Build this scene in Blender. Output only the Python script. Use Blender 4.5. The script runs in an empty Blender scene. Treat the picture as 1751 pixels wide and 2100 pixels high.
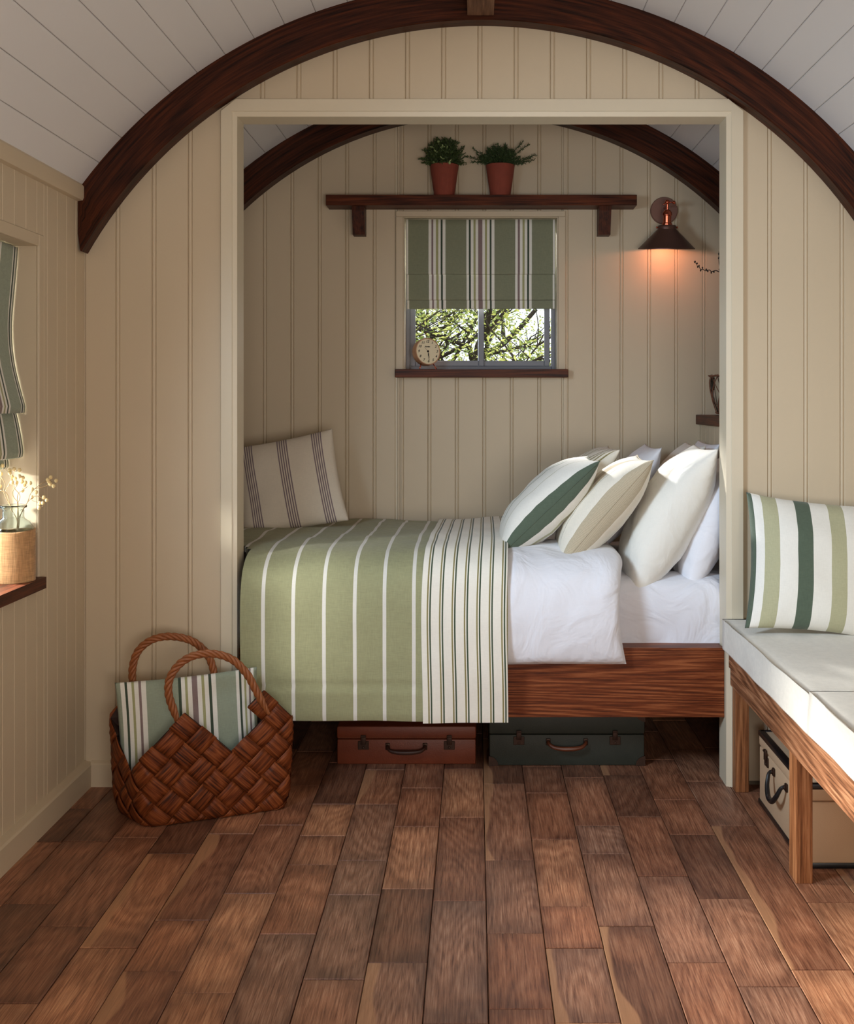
import bpy, bmesh, math, random
from mathutils import Vector, Matrix, noise
random.seed(7)
C = bpy.context.scene.collection
PI = math.pi
F = 2197.0; H = 1.60                      # focal length in pixels, eye height
def P(px, py, Y):                         # photograph pixel -> world point at depth Y
    return Vector(((px-975)*Y/F, Y, H-(py-822)*Y/F))

# ---------------------------------------------------------------- camera, world, lights
cam_d = bpy.data.cameras.new('camera'); cam = bpy.data.objects.new('camera', cam_d); C.objects.link(cam)
cam.location = (0, 0, H); cam.rotation_euler = (PI/2, 0, 0)
cam_d.sensor_fit = 'HORIZONTAL'; cam_d.sensor_width = 36; cam_d.lens = F/1751*36
cam_d.shift_x = (875.5-975)/1751; cam_d.shift_y = (822-1050)/1751
cam_d.clip_start = 0.05; cam_d.clip_end = 200
bpy.context.scene.camera = cam
sc = bpy.context.scene
sc.view_settings.view_transform = 'Standard'; sc.view_settings.look = 'None'
sc.view_settings.exposure = 0.0; sc.view_settings.gamma = 1.0; sc.view_settings.use_curve_mapping = False
w = bpy.data.worlds.new('sky'); sc.world = w; w.use_nodes = True
bg = w.node_tree.nodes['Background']; bg.inputs[0].default_value = (0.93, 0.965, 1.0, 1); bg.inputs[1].default_value = 1.9
def lamp(kind, name, loc, target, power, color, **kw):
    d = bpy.data.lights.new(name, kind); d.energy = power; d.color = color
    for k, v in kw.items(): setattr(d, k, v)
    o = bpy.data.objects.new(name, d); C.objects.link(o); o.location = loc
    o.rotation_euler = (Vector(target)-Vector(loc)).to_track_quat('-Z', 'Y').to_euler()
    return o
key = lamp('AREA', 'key_softbox', (-1.45, 2.3, 2.15), (1.2, 4.3, 0.9), 20, (0.66, 0.83, 1.0), shape='RECTANGLE', size=0.6, size_y=0.6)
key.data.spread = math.radians(90)
lamp('AREA', 'fill_softbox', (0.55, -0.7, 1.25), (0.95, 3.0, 3.0), 74, (1.0, 0.925, 0.86), shape='RECTANGLE', size=1.6, size_y=1.0)
lamp('SPOT', 'left_window_lamp', (-3.9, 4.2, 1.95), (-1.65, 3.9, 1.15), 3900, (1.0, 0.94, 0.86), spot_size=0.8, spot_blend=0.3, shadow_soft_size=0.28)
lamp('SPOT', 'left_reveal_lamp', (-2.7, 3.15, 1.58), (-1.70, 3.99, 1.10), 220, (1.0, 0.97, 0.93), spot_size=0.42, spot_blend=0.5, shadow_soft_size=0.08)
lamp('SPOT', 'back_window_lamp', (-1.15, 7.35, 2.85), (0.05, 5.95, 1.96), 1500, (1.0, 0.95, 0.92), spot_size=0.8, spot_blend=0.3, shadow_soft_size=0.12)

# ---------------------------------------------------------------- helpers
WM = {}
def parent_to(o, p):
    if p is None: return
    o.parent = p
    m = WM.get(p.name)
    if m is not None: o.matrix_parent_inverse = m.inverted()
def empty(name, loc, label=None, cat=None, group=None):
    o = bpy.data.objects.new(name, None); C.objects.link(o); o.location = loc; o.empty_display_size = .1
    WM[o.name] = Matrix.Translation(Vector(loc))
    if label: tag(o, label, cat, group)
    return o
def tag(o, label=None, cat=None, group=None, kind=None):
    if label: o['label'] = label
    if cat: o['category'] = cat
    if group: o['group'] = group
    if kind: o['kind'] = kind
    return o
def mesh(name, verts, faces, mats, parent=None, mi=None, smooth=False, uv=None, merge=0, solid=0):
    me = bpy.data.meshes.new(name)
    me.from_pydata([tuple(v) for v in verts], [], faces)
    for m in (mats if isinstance(mats, (list, tuple)) else [mats]): me.materials.append(m)
    if mi: me.polygons.foreach_set('material_index', mi)
    if uv:
        l = me.uv_layers.new(name='UVMap')
        for i, lp in enumerate(me.loops): l.data[i].uv = uv[lp.vertex_index]
    bm = bmesh.new(); bm.from_mesh(me)
    if merge: bmesh.ops.remove_doubles(bm, verts=bm.verts, dist=merge)
    if solid: bmesh.ops.solidify(bm, geom=bm.faces[:], thickness=solid)
    bmesh.ops.recalc_face_normals(bm, faces=bm.faces)
    bm.to_mesh(me); bm.free()
    if smooth: me.polygons.foreach_set('use_smooth', [True]*len(me.polygons))
    me.update()
    o = bpy.data.objects.new(name, me); C.objects.link(o); parent_to(o, parent)
    return o
class MB:                                  # collects shapes into one mesh
    def __init__(s): s.v = []; s.f = []; s.m = []
    def add(s, v, f, m=0):
        n = len(s.v); s.v += [Vector(p) for p in v]; s.f += [tuple(i+n for i in q) for q in f]; s.m += [m]*len(f)
        return s
    def box(s, x0, x1, y0, y1, z0, z1, b=0.0, m=0, mat=None):
        bm = bmesh.new(); bmesh.ops.create_cube(bm, size=1)
        for v in bm.verts: v.co = Vector(((x0+x1)/2+v.co.x*(x1-x0), (y0+y1)/2+v.co.y*(y1-y0), (z0+z1)/2+v.co.z*(z1-z0)))
        if b: bmesh.ops.bevel(bm, geom=bm.edges[:], offset=b, segments=2, affect='EDGES', profile=.5)
        if mat: bmesh.ops.transform(bm, matrix=mat, verts=bm.verts)
        bm.verts.index_update()
        s.add([v.co.copy() for v in bm.verts], [tuple(v.index for v in f.verts) for f in bm.faces], m); bm.free()
        return s
    def lathe(s, prof, c, n=32, axis=None, m=0, closed=True):   # prof: (radius, height)
        M = Matrix.Translation(Vector(c))
        if axis is not None: M = M @ Vector(axis).to_track_quat('Z', 'Y').to_matrix().to_4x4()
        v = []; f = []
        for r, z in prof:
            for k in range(n): v.append(M @ Vector((r*math.cos(2*PI*k/n), r*math.sin(2*PI*k/n), z)))
        for i in range(len(prof)-1):
            for k in range(n): f.append((i*n+k, i*n+(k+1)%n, (i+1)*n+(k+1)%n, (i+1)*n+k))
        if closed:
            if prof[0][0] > 1e-5: f.append(tuple(range(n)))
            if prof[-1][0] > 1e-5: f.append(tuple((len(prof)-1)*n+k for k in range(n)))
        return s.add(v, f, m)
    def tube(s, pts, r, n=8, m=0):
        pts = [Vector(p) for p in pts]; N = len(pts)
        rs = r if isinstance(r, (list, tuple)) else [r]*N
        v = []; f = []
        t0 = (pts[1]-pts[0]).normalized(); up = Vector((0, 0, 1)) if abs(t0.z) < .9 else Vector((1, 0, 0))
        a = t0.cross(up).normalized()
        for i, p in enumerate(pts):
            t = (pts[min(i+1, N-1)]-pts[max(i-1, 0)]).normalized()
            a = (a - t*a.dot(t)).normalized(); b = t.cross(a)
            for k in range(n): v.append(p+(a*math.cos(2*PI*k/n)+b*math.sin(2*PI*k/n))*rs[i])
        for i in range(N-1):
            for k in range(n): f.append((i*n+k, i*n+(k+1)%n, (i+1)*n+(k+1)%n, (i+1)*n+k))
        f.append(tuple(range(n))[::-1]); f.append(tuple((N-1)*n+k for k in range(n)))
        return s.add(v, f, m)
    def prism(s, poly, ax, a0, a1, m=0):     # poly of 2D points extruded along axis ax ('x','y','z')
        g = {'y': lambda p, a: (p[0], a, p[1]), 'x': lambda p, a: (a, p[0], p[1]), 'z': lambda p, a: (p[0], p[1], a)}[ax]
        n = len(poly); v = [g(p, a0) for p in poly]+[g(p, a1) for p in poly]
        f = [tuple(range(n)), tuple(range(n, 2*n))]+[(i, (i+1) % n, n+(i+1) % n, n+i) for i in range(n)]
        return s.add(v, f, m)
    def build(s, name, mats, parent=None, smooth=False, **k):
        o = mesh(name, s.v, s.f, mats, parent, mi=s.m, smooth=smooth, **k)
        return o
def auto_smooth(o, ang=0.6):
    me = o.data; me.polygons.foreach_set('use_smooth', [True]*len(me.polygons))
    bm = bmesh.new(); bm.from_mesh(me)
    for e in bm.edges:
        if len(e.link_faces) == 2 and e.calc_face_angle(0) > ang: e.smooth = False
    bm.to_mesh(me); bm.free(); return o

# ---------------------------------------------------------------- materials
def lin(c):
    return tuple(((x/255)/12.92 if x/255 <= .04045 else (((x/255)+.055)/1.055)**2.4) for x in c)+(1.0,)
def newmat(name):
    m = bpy.data.materials.new(name); m.use_nodes = True
    nt = m.node_tree; return m, nt, nt.nodes['Principled BSDF']
def plain(name, c, rough=.5, metal=0, spec=.5, bump=0, bscale=200, var=0, vscale=4, coat=0):
    m, nt, b = newmat(name); N = nt.nodes; L = nt.links
    b.inputs['Base Color'].default_value = lin(c); b.inputs['Roughness'].default_value = rough
    b.inputs['Metallic'].default_value = metal; b.inputs['Specular IOR Level'].default_value = spec
    b.inputs['Coat Weight'].default_value = coat
    tc = N.new('ShaderNodeTexCoord')
    if var:
        n = N.new('ShaderNodeTexNoise'); n.inputs['Scale'].default_value = vscale; n.inputs['Detail'].default_value = 4
        r = N.new('ShaderNodeMapRange'); r.inputs[3].default_value = 1-var; r.inputs[4].default_value = 1+var
        mx = N.new('ShaderNodeMix'); mx.data_type = 'RGBA'; mx.blend_type = 'MULTIPLY'; mx.inputs[0].default_value = 1
        mx.inputs[6].default_value = lin(c)
        L.new(tc.outputs['Object'], n.inputs['Vector']); L.new(n.outputs[0], r.inputs[0]); L.new(r.outputs[0], mx.inputs[7]); L.new(mx.outputs[2], b.inputs['Base Color'])
    if bump:
        n = N.new('ShaderNodeTexNoise'); n.inputs['Scale'].default_value = bscale; n.inputs['Detail'].default_value = 3
        bp = N.new('ShaderNodeBump'); bp.inputs['Strength'].default_value = bump; bp.inputs['Distance'].default_value = .002
        L.new(tc.outputs['Object'], n.inputs['Vector']); L.new(n.outputs[0], bp.inputs['Height']); L.new(bp.outputs[0], b.inputs['Normal'])
    return m
def fabric(name, c, var=.07, weave=900, rough=.9, bump=.25):
    m, nt, b = newmat(name); N = nt.nodes; L = nt.links
    b.inputs['Roughness'].default_value = rough; b.inputs['Specular IOR Level'].default_value = .2
    b.inputs['Sheen Weight'].default_value = .15
    tc = N.new('ShaderNodeTexCoord')
    outs = []
    for sc_ in ((weave, weave*.06, weave*.06), (weave*.06, weave*.06, weave)):
        mp = N.new('ShaderNodeMapping'); mp.inputs['Scale'].default_value = sc_
        n = N.new('ShaderNodeTexNoise'); n.inputs['Scale'].default_value = 1; n.inputs['Detail'].default_value = 1
        L.new(tc.outputs['Object'], mp.inputs[0]); L.new(mp.outputs[0], n.inputs['Vector']); outs.append(n)
    ad = N.new('ShaderNodeMath'); ad.operation = 'ADD'; L.new(outs[0].outputs[0], ad.inputs[0]); L.new(outs[1].outputs[0], ad.inputs[1])
    r = N.new('ShaderNodeMapRange'); r.inputs[1].default_value = .6; r.inputs[2].default_value = 1.4
    r.inputs[3].default_value = 1-var; r.inputs[4].default_value = 1+var
    mx = N.new('ShaderNodeMix'); mx.data_type = 'RGBA'; mx.blend_type = 'MULTIPLY'; mx.inputs[0].default_value = 1
    mx.inputs[6].default_value = lin(c)
    L.new(ad.outputs[0], r.inputs[0]); L.new(r.outputs[0], mx.inputs[7]); L.new(mx.outputs[2], b.inputs['Base Color'])
    bp = N.new('ShaderNodeBump'); bp.inputs['Strength'].default_value = bump; bp.inputs['Distance'].default_value = .0006
    L.new(ad.outputs[0], bp.inputs['Height']); L.new(bp.outputs[0], b.inputs['Normal'])
    return m
def crumple(m, strength=.35, scale=7, dist=.012):      # soft creases on top of a fabric's weave
    nt = m.node_tree; N = nt.nodes; L = nt.links; b = N['Principled BSDF']
    tc = N.new('ShaderNodeTexCoord'); n = N.new('ShaderNodeTexNoise'); n.inputs['Scale'].default_value = scale
    n.inputs['Detail'].default_value = 3; n.inputs['Distortion'].default_value = 1.2
    bp = N.new('ShaderNodeBump'); bp.inputs['Strength'].default_value = strength; bp.inputs['Distance'].default_value = dist
    old = b.inputs['Normal'].links[0].from_socket if b.inputs['Normal'].links else None
    L.new(tc.outputs['Object'], n.inputs['Vector']); L.new(n.outputs[0], bp.inputs['Height'])
    if old: L.new(old, bp.inputs['Normal'])
    L.new(bp.outputs[0], b.inputs['Normal']); return m
def wood(name, dark, mid, light, axis='x', rough=.45, coord='Object', grain=38, rnd=False, figure=0.5, scale=1.0, bump=.3, ring=(6, 110), stretch=.07, spec=.18):
    m, nt, b = newmat(name); N = nt.nodes; L = nt.links
    b.inputs['Roughness'].default_value = rough; b.inputs['Specular IOR Level'].default_value = spec
    tc = N.new('ShaderNodeTexCoord'); src = tc.outputs[coord]
    if rnd:
        oi = N.new('ShaderNodeObjectInfo'); ml = N.new('ShaderNodeVectorMath'); ml.operation = 'MULTIPLY_ADD'
        cb = N.new('ShaderNodeCombineXYZ'); mm = N.new('ShaderNodeMath'); mm.operation = 'MULTIPLY'; mm.inputs[1].default_value = 37
        L.new(oi.outputs['Random'], mm.inputs[0])
        for i in range(3): L.new(mm.outputs[0], cb.inputs[i])
        L.new(src, ml.inputs[0]); ml.inputs[1].default_value = (1, 1, 1); L.new(cb.outputs[0], ml.inputs[2]); src = ml.outputs[0]
    st_ = .035; k = {'x': (st_, 1, 1), 'y': (1, st_, 1), 'z': (1, 1, st_)}[axis]
    mp = N.new('ShaderNodeMapping'); mp.inputs['Scale'].default_value = tuple(grain*q*scale for q in k); L.new(src, mp.inputs[0])
    n1 = N.new('ShaderNodeTexNoise'); n1.inputs['Scale'].default_value = 1; n1.inputs['Detail'].default_value = 6; n1.inputs['Roughness'].default_value = .65
    L.new(mp.outputs[0], n1.inputs['Vector'])
    s2_ = stretch; k2 = {'x': (s2_, 1, 1), 'y': (1, s2_, 1), 'z': (1, 1, s2_)}[axis]
    mp2 = N.new('ShaderNodeMapping'); mp2.inputs['Scale'].default_value = tuple(ring[0]*q*scale for q in k2); L.new(src, mp2.inputs[0])
    n2 = N.new('ShaderNodeTexNoise'); n2.inputs['Scale'].default_value = 1; n2.inputs['Detail'].default_value = .6
    L.new(mp2.outputs[0], n2.inputs['Vector'])
    # growth-ring figure: contour lines of the slow noise
    mu = N.new('ShaderNodeMath'); mu.operation = 'MULTIPLY'; mu.inputs[1].default_value = ring[1]; L.new(n2.outputs[0], mu.inputs[0])
    sn = N.new('ShaderNodeMath'); sn.operation = 'SINE'; L.new(mu.outputs[0], sn.inputs[0])
    r1 = N.new('ShaderNodeMapRange'); r1.inputs[1].default_value = -1; r1.inputs[3].default_value = -.09*figure*2; r1.inputs[4].default_value = .09*figure*2; L.new(sn.outputs[0], r1.inputs[0])
    ad = N.new('ShaderNodeMath'); ad.operation = 'ADD'; L.new(n1.outputs[0], ad.inputs[0]); L.new(r1.outputs[0], ad.inputs[1])
    cr = N.new('ShaderNodeValToRGB'); L.new(ad.outputs[0], cr.inputs[0]); e = cr.color_ramp.elements
    e[0].position = .3; e[0].color = lin(dark); e[1].position = .72; e[1].color = lin(light)
    q = e.new(.5); q.color = lin(mid)
    L.new(cr.outputs[0], b.inputs['Base Color'])
    bp = N.new('ShaderNodeBump'); bp.inputs['Strength'].default_value = bump; bp.inputs['Distance'].default_value = .0015
    L.new(ad.outputs[0], bp.inputs['Height']); L.new(bp.outputs[0], b.inputs['Normal'])
    return m
def floor_mat():
    m = wood('floor_oak', (114, 77, 60), (164, 117, 91), (200, 156, 126), 'y', rough=.38, rnd=True, figure=.23, grain=230, bump=.3, ring=(5, 120), stretch=.24, spec=.4)
    nt = m.node_tree; N = nt.nodes; L = nt.links; b = N['Principled BSDF']
    col = b.inputs['Base Color'].links[0].from_socket
    oi = N.new('ShaderNodeObjectInfo'); tc = N.new('ShaderNodeTexCoord')
    # per-board tint
    cr = N.new('ShaderNodeValToRGB'); L.new(oi.outputs['Random'], cr.inputs[0]); e = cr.color_ramp.elements
    e[0].position = 0; e[0].color = (.46, .42, .41, 1); e[1].position = 1; e[1].color = (1.4, 1.3, 1.12, 1)
    for p, c in ((.2, (.78, .66, .60, 1)), (.42, (1.02, .84, .72, 1)), (.62, (.84, .86, .90, 1)), (.82, (1.14, .97, .82, 1))): e.new(p).color = c
    mx = N.new('ShaderNodeMix'); mx.data_type = 'RGBA'; mx.blend_type = 'MULTIPLY'; mx.inputs[0].default_value = 1
    L.new(col, mx.inputs[6]); L.new(cr.outputs[0], mx.inputs[7])
    # smoky stain patches and dark ends, from the board's own 0..1 box coordinates
    sp = N.new('ShaderNodeSeparateXYZ'); L.new(tc.outputs['Generated'], sp.inputs[0])
    def edge(sock, wdt):
        a = N.new('ShaderNodeMath'); a.operation = 'PINGPONG'; a.inputs[1].default_value = .5; L.new(sock, a.inputs[0])
        r = N.new('ShaderNodeMapRange'); r.interpolation_type = 'SMOOTHSTEP'; r.inputs[1].default_value = 0; r.inputs[2].default_value = wdt; L.new(a.outputs[0], r.inputs[0]); return r.outputs[0]
    ex = edge(sp.outputs[0], .26); ey = edge(sp.outputs[1], .20)
    mul = N.new('ShaderNodeMath'); mul.operation = 'MULTIPLY'; L.new(ex, mul.inputs[0]); L.new(ey, mul.inputs[1])
    mpp = N.new('ShaderNodeVectorMath'); mpp.operation = 'ADD'; L.new(tc.outputs['Object'], mpp.inputs[0])
    mm = N.new('ShaderNodeMath'); mm.operation = 'MULTIPLY'; mm.inputs[1].default_value = 91; L.new(oi.outputs['Random'], mm.inputs[0])
    cb = N.new('ShaderNodeCombineXYZ'); L.new(mm.outputs[0], cb.inputs[0]); L.new(mm.outputs[0], cb.inputs[2]); L.new(cb.outputs[0], mpp.inputs[1])
    ns = N.new('ShaderNodeTexNoise'); ns.inputs['Scale'].default_value = 7; ns.inputs['Detail'].default_value = 3; L.new(mpp.outputs[0], ns.inputs['Vector'])
    ad = N.new('ShaderNodeMath'); ad.operation = 'MULTIPLY_ADD'; ad.inputs[1].default_value = .45; L.new(mul.outputs[0], ad.inputs[0])
    nr = N.new('ShaderNodeMapRange'); nr.inputs[1].default_value = .3; nr.inputs[2].default_value = .7; nr.inputs[3].default_value = 0; nr.inputs[4].default_value = .58; L.new(ns.outputs[0], nr.inputs[0]); L.new(nr.outputs[0], ad.inputs[2])
    mx2 = N.new('ShaderNodeMix'); mx2.data_type = 'RGBA'; mx2.blend_type = 'MIX'; L.new(ad.outputs[0], mx2.inputs[0])
    dk = N.new('ShaderNodeMix'); dk.data_type = 'RGBA'; dk.blend_type = 'MULTIPLY'; dk.inputs[0].default_value = 1; dk.inputs[7].default_value = (.44, .43, .46, 1)
    L.new(mx.outputs[2], dk.inputs[6]); L.new(dk.outputs[2], mx2.inputs[6]); L.new(mx.outputs[2], mx2.inputs[7])
    L.new(mx2.outputs[2], b.inputs['Base Color'])
    # pale sapwood along one side of some boards
    f1 = N.new('ShaderNodeMath'); f1.operation = 'MULTIPLY'; f1.inputs[1].default_value = 13.7; L.new(oi.outputs['Random'], f1.inputs[0])
    f2 = N.new('ShaderNodeMath'); f2.operation = 'FRACT'; L.new(f1.outputs[0], f2.inputs[0])
    f3 = N.new('ShaderNodeMath'); f3.operation = 'GREATER_THAN'; f3.inputs[1].default_value = .80; L.new(f2.outputs[0], f3.inputs[0])
    mps = N.new('ShaderNodeMapping'); mps.inputs['Scale'].default_value = (1.5, 2.2, 1.5); L.new(mpp.outputs[0], mps.inputs[0])
    nsw = N.new('ShaderNodeTexNoise'); nsw.inputs['Scale'].default_value = 1; nsw.inputs['Detail'].default_value = 1; L.new(mps.outputs[0], nsw.inputs['Vector'])
    g1 = N.new('ShaderNodeMath'); g1.operation = 'MULTIPLY_ADD'; g1.inputs[1].default_value = .9; L.new(nsw.outputs[0], g1.inputs[0]); L.new(sp.outputs[0], g1.inputs[2])
    g2 = N.new('ShaderNodeMapRange'); g2.interpolation_type = 'SMOOTHSTEP'; g2.inputs[1].default_value = .68; g2.inputs[2].default_value = .62; g2.inputs[3].default_value = 0; g2.inputs[4].default_value = 1; L.new(g1.outputs[0], g2.inputs[0])
    g3 = N.new('ShaderNodeMath'); g3.operation = 'MULTIPLY'; L.new(f3.outputs[0], g3.inputs[0]); L.new(g2.outputs[0], g3.inputs[1])
    g4 = N.new('ShaderNodeMath'); g4.operation = 'MULTIPLY'; g4.inputs[1].default_value = .5; L.new(g3.outputs[0], g4.inputs[0])
    mx3 = N.new('ShaderNodeMix'); mx3.data_type = 'RGBA'; mx3.blend_type = 'MIX'; mx3.inputs[7].default_value = lin((196, 146, 106))
    L.new(g4.outputs[0], mx3.inputs[0]); L.new(mx2.outputs[2], mx3.inputs[6]); L.new(mx3.outputs[2], b.inputs['Base Color'])
    # broad waxy sheen
    rr = N.new('ShaderNodeMapRange'); rr.inputs[3].default_value = .30; rr.inputs[4].default_value = .52; L.new(ns.outputs[0], rr.inputs[0]); L.new(rr.outputs[0], b.inputs['Roughness'])
    return m
def glass_mat(name, c=(235, 245, 245), rough=0.0, thin=True):
    m, nt, b = newmat(name); N = nt.nodes; L = nt.links
    if thin:
        t = N.new('ShaderNodeBsdfTransparent'); g = N.new('ShaderNodeBsdfGlossy'); g.inputs['Roughness'].default_value = .02
        t.inputs[0].default_value = lin(c)
        fr = N.new('ShaderNodeFresnel'); fr.inputs[0].default_value = 1.35; mx = N.new('ShaderNodeMixShader')
        L.new(fr.outputs[0], mx.inputs[0]); L.new(t.outputs[0], mx.inputs[1]); L.new(g.outputs[0], mx.inputs[2])
        L.new(mx.outputs[0], N['Material Output'].inputs[0])
    else:
        b.inputs['Base Color'].default_value = lin(c); b.inputs['Transmission Weight'].default_value = 1; b.inputs['Roughness'].default_value = rough; b.inputs['IOR'].default_value = 1.42
    return m
M = {}
M['paint'] = plain('cream_paint', (204, 187, 160), .5, var=.02, vscale=2.5, bump=.12, bscale=60)
M['frame_paint'] = plain('frame_cream_paint', (214, 202, 178), .42, var=.02, vscale=3)
M['white'] = plain('white_boarding', (226, 224, 224), .55, var=.02, vscale=2)
M['backing'] = plain('board_backing', (110, 98, 80), .8)
M['beam'] = wood('dark_beam_wood', (24, 9, 4), (58, 25, 10), (84, 39, 18), 'x', rough=.42, coord='UV', grain=110, figure=.4)
M['beam_x'] = wood('dark_stained_wood', (34, 14, 7), (78, 36, 18), (108, 54, 28), 'x', rough=.42, grain=110, figure=.3)
M['beam_y'] = wood('dark_stained_wood_long', (34, 14, 7), (78, 36, 18), (108, 54, 28), 'y', rough=.45, grain=110, figure=.3)
M['bracket'] = wood('dark_bracket_wood', (30, 13, 7), (70, 32, 17), (92, 46, 25), 'z', rough=.45, grain=110, figure=.3)
M['rail'] = wood('bed_rail_wood', (74, 34, 17), (112, 55, 28), (160, 94, 56), 'x', rough=.4, grain=170, figure=.5, ring=(10, 110), stretch=.035)
M['oak_y'] = wood('bench_oak', (94, 60, 40), (144, 95, 65), (186, 136, 100), 'y', rough=.5, grain=150, figure=.6, ring=(9, 110), stretch=.05)
M['oak_z'] = wood('bench_leg_oak', (96, 58, 34), (146, 92, 56), (184, 128, 86), 'z', rough=.5, grain=170, figure=.4)
M['ridge'] = wood('ridge_wood', (70, 46, 34), (102, 72, 54), (128, 94, 72), 'y', rough=.6, grain=90, figure=.3)
M['floor'] = floor_mat()
M['gap'] = plain('floor_gap', (24, 15, 10), .9)
M['dark'] = plain('near_black', (14, 13, 12), .8)
M['grey_frame'] = plain('grey_window_frame', (118, 122, 132), .4)
M['glass'] = glass_mat('window_glass', (250, 252, 252))
M['jar_glass'] = glass_mat('jar_glass', (236, 246, 246), thin=False)
M['f_green'] = fabric('sage_green_cloth', (132, 135, 112), .12)
M['f_cgreen'] = fabric('cushion_sage_cloth', (150, 160, 142), .1)
M['f_white'] = fabric('off_white_cloth', (232, 230, 222), .05)
M['f_cream'] = fabric('cream_cloth', (232, 226, 212), .06)
M['f_dark'] = fabric('deep_green_cloth', (66, 78, 64), .12)
M['f_bottle'] = fabric('bottle_green_cloth', (86, 99, 84), .12)
M['f_olive'] = fabric('olive_cloth', (164, 164, 120), .1)
M['f_pale_olive'] = fabric('pale_olive_cloth', (176, 174, 142), .1)
M['f_mauve'] = fabric('mauve_cloth', (136, 118, 116), .1)
M['f_cover'] = crumple(fabric('coverlet_green_cloth', (156, 156, 120), .12, weave=600), .25, 5, .02)
M['f_coverline'] = fabric('coverlet_white_stripe', (224, 222, 214), .05)
M['f_throw'] = crumple(fabric('throw_cream_cloth', (236, 232, 220), .05), .15, 6, .02)
M['f_throwdark'] = fabric('throw_green_line', (70, 84, 66), .1)
M['f_throwolive'] = fabric('throw_olive_line', (142, 132, 88), .1)
M['linen'] = crumple(fabric('white_bed_linen', (232, 233, 240), .02, bump=.1), .5, 6, .03)
M['sheet'] = crumple(fabric('white_sheet', (230, 231, 239), .02, bump=.1), .6, 5, .04)
M['pillow'] = crumple(fabric('ivory_pillow_cotton', (236, 234, 226), .02, bump=.1), .45, 8, .02)
M['f_taupe'] = fabric('taupe_line_cloth', (128, 112, 116), .1)
M['f_natural'] = fabric('natural_cushion_cloth', (216, 205, 188), .05)
M['f_bench'] = crumple(fabric('bench_oatmeal_cloth', (228, 223, 213), .06, weave=700), .15, 5, .015)
M['copper'] = plain('copper', (196, 104, 78), .25, metal=1)
M['bronze'] = plain('bronze_brown_metal', (96, 66, 56), .42, metal=.45)
M['plate'] = plain('copper_brown_plate', (134, 98, 86), .4, metal=.3)
M['terracotta'] = plain('terracotta', (134, 62, 46), .85, var=.16, vscale=30, bump=.4, bscale=90)
M['soil'] = plain('soil', (20, 18, 14), .9)
M['leaf1'] = plain('bushy_leaf', (62, 80, 36), .6, var=.35, vscale=60)
M['leaf1b'] = plain('pale_leaf_tip', (170, 186, 126), .6)
M['leaf2'] = plain('dark_leaf', (58, 78, 40), .6, var=.35, vscale=60)
M['stem'] = plain('dark_stem', (48, 50, 28), .7)
M['wicker'] = plain('wicker_handle', (142, 82, 42), .5, var=.3, vscale=45, bump=.4, bscale=120)
M['band'] = wood('basket_veneer', (38, 17, 8), (112, 55, 26), (152, 86, 46), 'x', rough=.46, coord='UV', grain=14, rnd=True, figure=.35, bump=.3, ring=(1.6, 30), stretch=.25)
M['band_in'] = plain('basket_inside', (44, 22, 12), .8)
# ---------------------------------------------------------------- setting
XL, XR = -1.625, 1.673; YW, YWB = 4.455, 4.57; YF = 4.435; YB = 5.88; Y0 = -1.3
CX, CZ, R = .024, 1.2734, 2.031; RIN = 1.884; YA = 4.375
FX0, FX1, FZ = -.989, 1.04, 2.779              # opening of the bed alcove
def ztop(x, r=R+.012): return CZ+math.sqrt(max(.01, r*r-(x-CX)**2))
# floor
fl = MB().box(XL-.2, XR+.2, Y0, 6.1, -.05, -.012).build('floor', M['gap']); tag(fl, 'dark stained oak block floor', None, None, 'structure'); fl['label'] = 'dark oak board floor with staggered short boards'
def fy(py): return H*F/(py-822)
c1 = lambda l: [fy(1600+y/1.98977) for y in l]; c2 = lambda l: [fy(1560+y/2.0103) for y in l]
ends = {0: c2([95, 410, 712]), -1: c2([233, 577, 1082]), 1: c2([133, 323, 600, 771]), 2: c2([70, 268, 385, 681]), 3: c2([232, 475, 831]),
        4: c2([160, 303, 568, 932]), 5: c2([85, 268, 862]), 6: c2([132, 585]), 7: c2([300, 783]), -2: c1([188, 443, 745]), -3: c1([97, 327, 468, 812]),
        -4: c1([225, 345, 628]), -5: c1([183, 462]), -6: c1([218, 570, 778]), -7: c1([300, 683]), -8: c1([235, 597]), -9: c1([250, 505])}
rnd = random.Random(3)
for k in range(-10, 10):
    x0 = .0338+.1706*k; x1 = x0+.1706
    x0c, x1c = max(x0, XL), min(x1, XR)
    E = sorted(ends.get(k, [3.2+.1*(k % 3)]))
    lo = [E[0]]
    while lo[0] > 1.6: lo.insert(0, lo[0]-rnd.uniform(.36, .62))
    hi = [E[-1]]
    while hi[-1] < 5.85: hi.append(min(5.88, hi[-1]+rnd.uniform(.3, .6)))
    E = lo[:-1]+E+hi[1:]
    for a, b in zip(E[:-1], E[1:]):
        if b-a < .02: continue
        dz = rnd.uniform(-.0012, .0012); g = .0011
        mb = MB(); ch = .0022
        X0, X1, A, B = x0c+g, x1c-g, a+g, b-g
        v = [(X0, A, -.012), (X1, A, -.012), (X1, B, -.012), (X0, B, -.012), (X0, A, dz-ch), (X1, A, dz-ch), (X1, B, dz-ch), (X0, B, dz-ch),
             (X0+ch, A+ch, dz), (X1-ch, A+ch, dz), (X1-ch, B-ch, dz), (X0+ch, B-ch, dz)]
        f = [(8, 9, 10, 11)]+[(i, (i+1) % 4, 4+(i+1) % 4, 4+i) for i in range(4)]+[(4+i, 4+(i+1) % 4, 8+(i+1) % 4, 8+i) for i in range(4)]
        mesh('floor_board', v, f, M['floor'], fl)
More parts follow.
